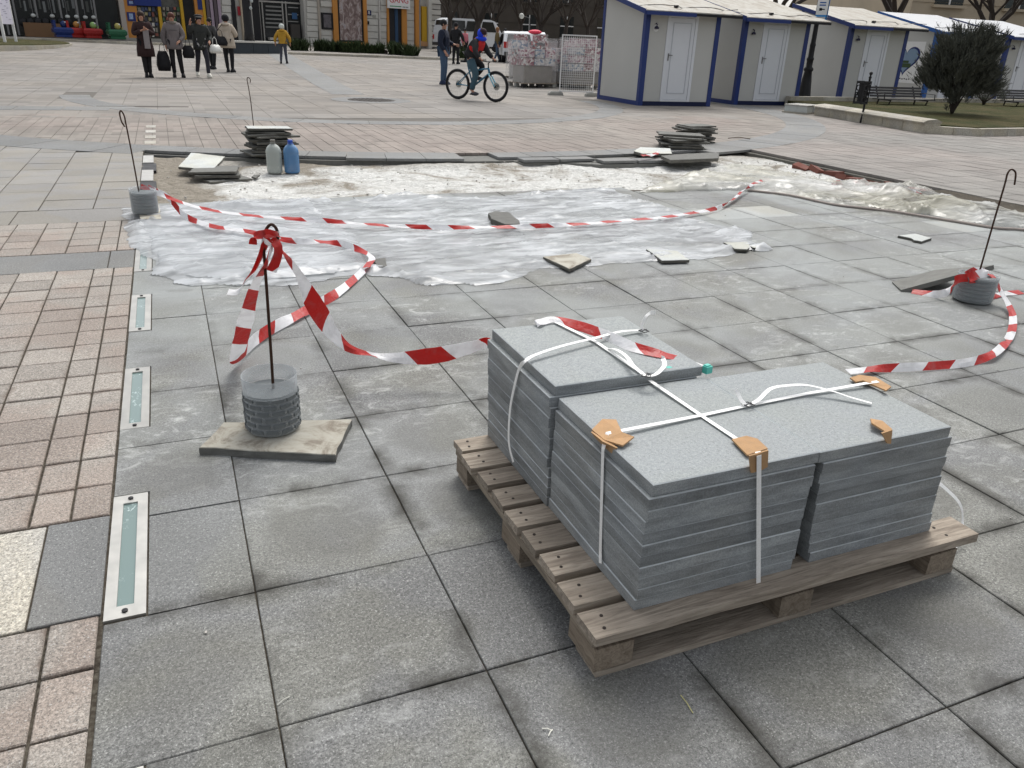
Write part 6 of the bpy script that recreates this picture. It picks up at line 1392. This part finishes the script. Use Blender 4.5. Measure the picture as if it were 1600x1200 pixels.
# woman 1
p1 = person('woman in a long dark brown coat with a grey scarf end in front, leftmost', gp(233, 121), .1, 1.60, C(.035, .018, .018), BLK, (DKBR, .16), hem=(.55, .235), scarf=BLK, coatw=1.02,
            arms=dict(le=(.25, -.06, 1.12), lw=(.1, -.22, 1.24), re=(-.25, -.06, 1.12), rw=(-.06, -.22, 1.22)), legs=dict(la=(.05, .02, .09), ra=(-.05, 0, .09), lk=(.06, 0, .49), rk=(-.06, -.02, .49)))
MB().loft([[Vector((x + .05, y - .22, z)) for x, y in ((-.07, -.02), (.07, -.02), (.07, .03), (-.07, .03))] for z in (.72, .95, 1.17)]).build('scarf_end', C(.22, .2, .2), p1)
# woman 2
p2 = person('woman in a quilted grey brown coat holding black bags at both sides', gp(279, 121), 0, 1.60, C(.17, .15, .15), BLK, (plain((.09, .03, .02), .7), .04), hem=(.76, .235), hood=C(.16, .14, .12), scarf=C(.25, .06, .06), coatw=1.12,
            arms=dict(le=(.27, -.04, 1.1), lw=(.14, -.2, .98), re=(-.29, .0, 1.08), rw=(-.24, -.03, .84)), legs=dict(la=(.13, .02, .09), ra=(-.09, 0, .09)))
for z in (.86, .94, 1.02, 1.10, 1.18, 1.26): MB().torus((0, 0, z * .94), .178, .006, 20, 4, Matrix.Diagonal((1, .8, 1))).build('seam', C(.08, .07, .07), p2)
def bag(p, w_, h, lab, rot, m=BLK, y=.1, cat='handbag'):
    o = thing('bag', lab, cat, p, rot)
    MB().loft([[Vector((x * a, yy * b, z)) for x, yy in ((-1, -1), (1, -1), (1, 1), (-1, 1))] for a, b, z in ((w_ * .42, y * .4, 0), (w_ * .5, y * .55, h * .3), (w_ * .42, y * .4, h * .75), (w_ * .3, y * .12, h))]).build('body', m, o, True)
    MB().tube([(-w_ * .2, 0, h), (-w_ * .15, 0, h + .14), (0, 0, h + .19), (w_ * .15, 0, h + .14), (w_ * .2, 0, h)], .008, 5).build('handle', m, o); return o
q = Vector(gp(279, 121)); bag(q + Vector((-.33, -.05, .16)), .34, .5, 'large black shopping bag carried low by the woman in the quilted coat', .2, y=.16, cat='shopping bag'); bag(q + Vector((.33, -.08, .50)), .3, .32, 'black handbag hanging from the arm of the woman in the quilted coat', -.3)
# woman 3, walking, hat
def beret(o, hd, s, S): MB().ball(S(*(hd + Vector((0, .01, .075)))), .125 * s, 10, (1, 1, .42)).build('hat', BLK, o, True); MB().torus(S(*(hd + Vector((0, -.01, .055)))), .093 * s, .014 * s, 18, 5).build('hat_band', C(.3, .3, .3), o)
p3 = person('woman in a black patterned coat and dark hat stepping forward in white shoes', gp(319, 121), .25, 1.58, C(.03, .032, .03), C(.03, .03, .04), (BLK, .05), shoes=plain((.7, .68, .6), .5), hat=beret, coatw=1.15, hem=(.76, .22), lean=.05,
            arms=dict(le=(.29, -.04, 1.12), lw=(.2, -.24, 1.0), re=(-.3, .0, 1.2), rw=(-.26, -.06, 1.45)), legs=dict(la=(.06, -.28, .10), lk=(.09, -.2, .5), ra=(-.12, .22, .12), rk=(-.1, .06, .5)))
for i in range(14): MB().box((random.uniform(-.13, .13), -.145, random.uniform(.78, 1.0)), (.012, .008, .05), random.uniform(0, 1)).build('print', C(.5, .5, .5), p3)
q = Vector(gp(325, 121)); bag(q + Vector((.26, -.22, .64)), .3, .22, 'crumpled white plastic bag held by the woman in the dark hat', .2, plain((.72, .72, .68), .5), .16, 'plastic bag')
# woman 4 from behind in beige coat
p4 = person('woman seen from behind in a beige coat with a black hat', gp(360, 113), 2.7, 1.60, C(.42, .36, .29), BLK, (BLK, .03), coatw=1.2, hem=(.74, .25), hood=C(.46, .4, .33),
            hat=lambda o, hd, s, S: MB().ball(S(*(hd + Vector((0, .01, .03)))), .118 * s, 10, (1, 1, 1)).build('hat', BLK, o, True), arms=dict(le=(.28, -.1, 1.12), lw=(.14, -.28, 1.15), re=(-.28, -.1, 1.12), rw=(-.1, -.28, 1.12)), legs=dict(la=(.07, 0, .09), ra=(-.08, 0, .09)))
q = Vector(gp(360, 113)); bg = bag(q + Vector((-.22, -.20, .76)), .42, .26, 'black shoulder bag on the back of the woman in the beige coat', .25); MB().tube([(-.1, 0, .25), (-.05, .05, .42), (.12, .02, .6)], .01, 5).build('strap', BLK, bg)
# person partly hidden between 3 and 4
person('person in dark clothes half hidden behind the woman in the dark hat', gp(335, 108), -.9, 1.5, C(.05, .05, .05), BLK, (BLK, .06), coatw=1.1, legs=dict(la=(.12, -.1, .09)), arms=dict(re=(-.28, -.1, 1.15), rw=(-.2, -.3, 1.2)))
# child
MY = C(.42, .24, .03)
pc_ = person('child in a yellow and grey jacket and pale knitted hat walking away', gp(444, 99.5), 2.9, 1.38, MY, C(.06, .065, .085), None, coatw=1.4, hood=C(.45, .25, .03),
             hat=lambda o, hd, s, S: MB().ball(S(*(hd + Vector((0, .0, .02)))), .122 * s, 10, (1, 1, 1.05)).build('hat', C(.5, .53, .5), o, True), arms=dict(le=(.34, .03, 1.1), lw=(.34, 0, .92), re=(-.34, .03, 1.1), rw=(-.34, 0, .92)), legs=dict(la=(.13, .06, .09), ra=(-.12, -.1, .09)))
MB().lathe([(.172, .80), (.176, .88)], 18, sy=.82).build('stripe', C(.2, .2, .17), pc_)
# man
pm_ = person('dark haired man in a navy jacket and blue jeans standing sideways', gp(693, 132), .95, 1.76, C(.013, .018, .035), C(.055, .095, .16), (BLK, .0), shoes=C(.02, .03, .07), coatw=1.15, arms=dict(le=(.24, -.06, 1.12), lw=(.16, -.26, 1.08), re=(-.26, .02, 1.1), rw=(-.24, -.1, .9)), legs=dict(la=(.07, 0, .09), ra=(-.07, .02, .09)))
MB().lathe([(.028, 0), (.028, .004)], 12, (-.245, -.02, 1.33), Matrix.Rotation(PI / 2, 3, 'Y')).build('badge', M_WHITE, pm_)
person('man in black walking behind the man in the navy jacket', gp(712, 100), 2.4, 1.75, BLK, BLK, (BLK, .0), coatw=1.15, arms=dict(re=(-.3, -.06, 1.12), rw=(-.3, -.2, .95)))
person('distant woman in a brown coat and blue jeans near the parked van', gp(776, 97), 1.2, 1.65, C(.12, .09, .04), C(.06, .09, .14), (plain((.2, .1, .04), .7), .1), legs=dict(la=(.1, -.15, .09), ra=(-.1, .15, .09)))
person('distant person in a dark jacket right of the woman in the brown coat', gp(788, 97), -.6, 1.6, BLK2, C(.03, .04, .06), (BLK, .05))
person('distant person in a pink top behind the border plants', gp(726, 91), .5, 1.5, C(.5, .15, .18), BLK, (BLK, .03))
# ------------------------------------------------------------------ bicycle and rider
RW, FW = P(724, 154, 0), P(764, 160, 0); mid = P(744, 157.3, 0)
hdg = math.atan2(-.80, .62)
bk_ = thing('bicycle', 'blue and black mountain bike ridden by a boy across the plaza', 'bicycle', (mid.x, mid.y, 0), hdg)       # local +x is forward
RWh = .33; WB_ = 1.02; MT = plain((.01, .01, .012), .7); MFR = plain((.03, .16, .26), .3, spec=.5, var=.1); MFB = plain((.012, .012, .014), .35)
def wheel(x):
    RX = Matrix.Rotation(PI / 2, 3, 'X'); w_ = MB().torus((0, 0, 0), RWh - .026, .027, 36, 8, RX).build('wheel', MT, bk_, True, loc=(x, 0, RWh))
    MB().torus((0, 0, 0), RWh - .06, .011, 36, 6, RX).build('rim', plain((.12, .12, .12), .4, .5), w_, True)
    sp = MB()
    for k in range(20):
        g = 2 * PI * k / 20; sp.tube([(.02 * math.cos(g + .5), .02 * (-1) ** k, .02 * math.sin(g + .5)), ((RWh - .065) * math.cos(g), 0, (RWh - .065) * math.sin(g))], .0014, 3, False)
    tag(sp.build('spokes', M_STAINL, w_), kind='stuff'); MB().lathe([(.018, -.05), (.03, -.035), (.02, 0), (.03, .035), (.018, .05)], 10, M=RX).build('hub', MFB, w_); MB().lathe([(.08, 0), (.08, .003)], 20, (0, .04, 0), RX).build('brake_disc', M_STAINL, w_)
    return w_
wheel(-WB_ / 2); wheel(WB_ / 2)
bbp, sc_, ht0, ht1 = (-.09, 0, .30), (-.24, 0, .74), (.31, 0, .70), (.34, 0, .60); ra_, fa_ = (-WB_ / 2, 0, RWh), (WB_ / 2, 0, RWh)
MB().tube([ht1, bbp], .022, 8).tube([ht0, (-.2, 0, .62)], .018, 8).tube([bbp, sc_], .016, 8).tube([(-.2, .01, .6), (-.5, .05, RWh)], .009, 6).tube([(-.2, -.01, .6), (-.5, -.05, RWh)], .009, 6).tube([bbp, (-.5, .05, RWh)], .01, 6).tube([bbp, (-.5, -.05, RWh)], .01, 6).tube([ht0, ht1], .026, 8).build('frame', MFR, bk_, True)
fk = MB()
for y in (-.055, .055): fk.tube([(.35, y, .58), (.43, y, .45), (WB_ / 2, y, RWh)], .018, 7)
fk.tube([(.35, -.07, .585), (.35, .07, .585)], .02, 7).build('fork', plain((.25, .5, .6), .3), bk_, True)
MB().tube([(.31, 0, .70), (.3, 0, .80), (.34, 0, .84)], .014, 7).tube([(.27, -.31, .87), (.33, -.1, .84), (.33, .1, .84), (.27, .31, .87)], .012, 7).build('handlebar', MFB, bk_, True)
for y in (-.29, .29): MB().tube([(.275, y - .05, .868), (.275, y + .05, .868)], .018, 7).build('grip', MT, bk_)
MB().tube([sc_, (-.26, 0, .80)], .013, 7).build('seat_post', M_STAINL, bk_)
MB().loft([[Vector((x, y * w_, z)) for y, z in ((-1, .80), (-.6, .845), (.6, .845), (1, .80))] for x, w_ in ((-.4, .075), (-.3, .08), (-.2, .035), (-.1, .02))]).build('saddle', MT, bk_, True)
MB().lathe([(.09, -.003), (.09, .003)], 24, (bbp[0], -.05, bbp[2]), Matrix.Rotation(PI / 2, 3, 'X')).build('chainring', M_BLACK, bk_)
cr_ = MB(); cr_.tube([(bbp[0], -.07, bbp[2]), (bbp[0] + .05, -.08, bbp[2] - .16)], .01, 6).tube([(bbp[0], .07, bbp[2]), (bbp[0] - .05, .08, bbp[2] + .16)], .01, 6).build('crank', M_STAINL, bk_)
for x, y, z in ((.05, -.12, -.16), (-.05, .12, .16)): MB().box((bbp[0] + x, y, bbp[2] + z), (.08, .08, .02)).build('pedal', M_BLACK, bk_)
# rider: person frame has front = -y, so rotate by heading + 90 degrees
H_ = 1.45; s_ = H_ / 1.7; k_ = 1 / s_
def rl(x, y, z): return (y * k_, -x * k_, z * k_)            # bike-local (forward x, left y) to person-local
rd = thing('person', 'x', 'person', (mid.x, mid.y, 0), hdg + PI / 2); bpy.data.objects.remove(rd)
def rider():
    global person
    o = thing('person', 'boy in a red and black jacket with a bright blue hood riding the bicycle', 'person', (mid.x, mid.y, 0), hdg + PI / 2); S = lambda p: Vector((p[1], -p[0], p[2]))
    J = dict(pelvis=((-.18, 0, .93), .08), waist=((-.10, 0, 1.03), .10), chest=((.02, 0, 1.17), (.13, .10)), neck=((.09, 0, 1.27), .045), chin=((.14, 0, 1.33), .055), head=((.15, 0, 1.41), (.072, .085)), crown=((.14, 0, 1.465), .05),
             ls=((.05, .15, 1.22), .055), le=((.12, .27, 1.03), .036), lw=((.25, .28, .91), .026), lp=((.29, .28, .885), .024), rs=((.05, -.15, 1.22), .055), re=((.12, -.27, 1.03), .036), rw=((.25, -.28, .91), .026), rp=((.29, -.28, .885), .024),
             lh=((-.17, .08, .88), .08), lk=((.10, .13, .72), .052), la=((-.10, .12, .53), .036), lo=((.0, .12, .48), .028), rh=((-.17, -.08, .88), .08), rk=((.06, -.11, .58), .052), ra=((-.06, -.12, .22), .036), ro=((.05, -.12, .16), .028))
    ed = [('pelvis', 'waist'), ('waist', 'chest'), ('chest', 'neck'), ('neck', 'chin'), ('chin', 'head'), ('head', 'crown')]
    for q in 'lr': ed += [('chest', q + 's'), (q + 's', q + 'e'), (q + 'e', q + 'w'), (q + 'w', q + 'p'), ('pelvis', q + 'h'), (q + 'h', q + 'k'), (q + 'k', q + 'a'), (q + 'a', q + 'o')]
    skin('body', {n: (S(a), r) for n, (a, r) in J.items()}, ed, SKIN, o, 1, 'pelvis')
    g = lambda n, k, a=.01: (S(J[n][0]), tuple(x * k + a for x in J[n][1]) if isinstance(J[n][1], tuple) else J[n][1] * k + a)
    skin('jacket', {n: g(n, 1.5 if n != 'pelvis' else 1.9) for n in ('waist', 'pelvis', 'chest', 'neck', 'ls', 'le', 'lw', 'rs', 're', 'rw')}, [('pelvis', 'waist'), ('waist', 'chest'), ('chest', 'neck')] + [e for q in 'lr' for e in (('chest', q + 's'), (q + 's', q + 'e'), (q + 'e', q + 'w'))], plain((.02, .02, .022), .8), o, 2, 'waist')
    skin('jacket_yoke', {n: g(n, 1.56, .016) for n in ('chest', 'neck', 'ls', 'rs', 'waist')}, [('waist', 'chest'), ('chest', 'neck'), ('chest', 'ls'), ('chest', 'rs')], plain((.5, .02, .02), .7), o, 2, 'chest')
    skin('left_trouser', {n: g(n, 1.35) for n in ('pelvis', 'lh', 'lk', 'la')}, [('pelvis', 'lh'), ('lh', 'lk'), ('lk', 'la')], BLK, o, 2, 'lh'); skin('right_trouser', {n: g(n, 1.35) for n in ('pelvis', 'rh', 'rk', 'ra')}, [('pelvis', 'rh'), ('rh', 'rk'), ('rk', 'ra')], plain((.05, .1, .13), .8), o, 2, 'rh')
    MB().torus(S((.10, 0, 1.30)), .085, .045, 16, 8).build('hood', plain((.01, .05, .6), .7), o, True); MB().ball(S((.11, 0, 1.41)), .105, 10, (1.05, .85, 1.05)).build('hood_back', plain((.01, .05, .6), .7), o, True)
    MB().ball(S((.135, 0, 1.44)), .097, 10, (1, 1, .9)).build('hat', plain((.03, .015, .02), .8), o, True)
    for sx in (-1, 1): MB().ball(S((.232, sx * .028, 1.405)), .01, 6).build('eye', BLK, o)
    MB().ball(S((.245, 0, 1.38)), .016, 6).build('nose', SKIN, o, True); MB().ball(S((.232, 0, 1.35)), .017, 6, (1.2, .4, .3)).build('mouth', plain((.25, .07, .06), .6), o)
    for q, a in (('l', J['lo'][0]), ('r', J['ro'][0])): MB().ball(S((a[0] - .02, a[1], a[2] - .005)), .07, 8, (.6, 1.6, .6)).build('shoe', plain((.06, .06, .07), .6), o, True)
    fm = MB()
    for y in (-.28, .28):
        for k in range(4): fm.tube([S((.29, y + (k - 1.5) * .02, .89)), S((.315, y + (k - 1.5) * .02, .88)), S((.3, y + (k - 1.5) * .02, .855))], .009, 5)
    fm.build('fingers', SKIN, o, True)
rider()
bpy.context.view_layer.update()
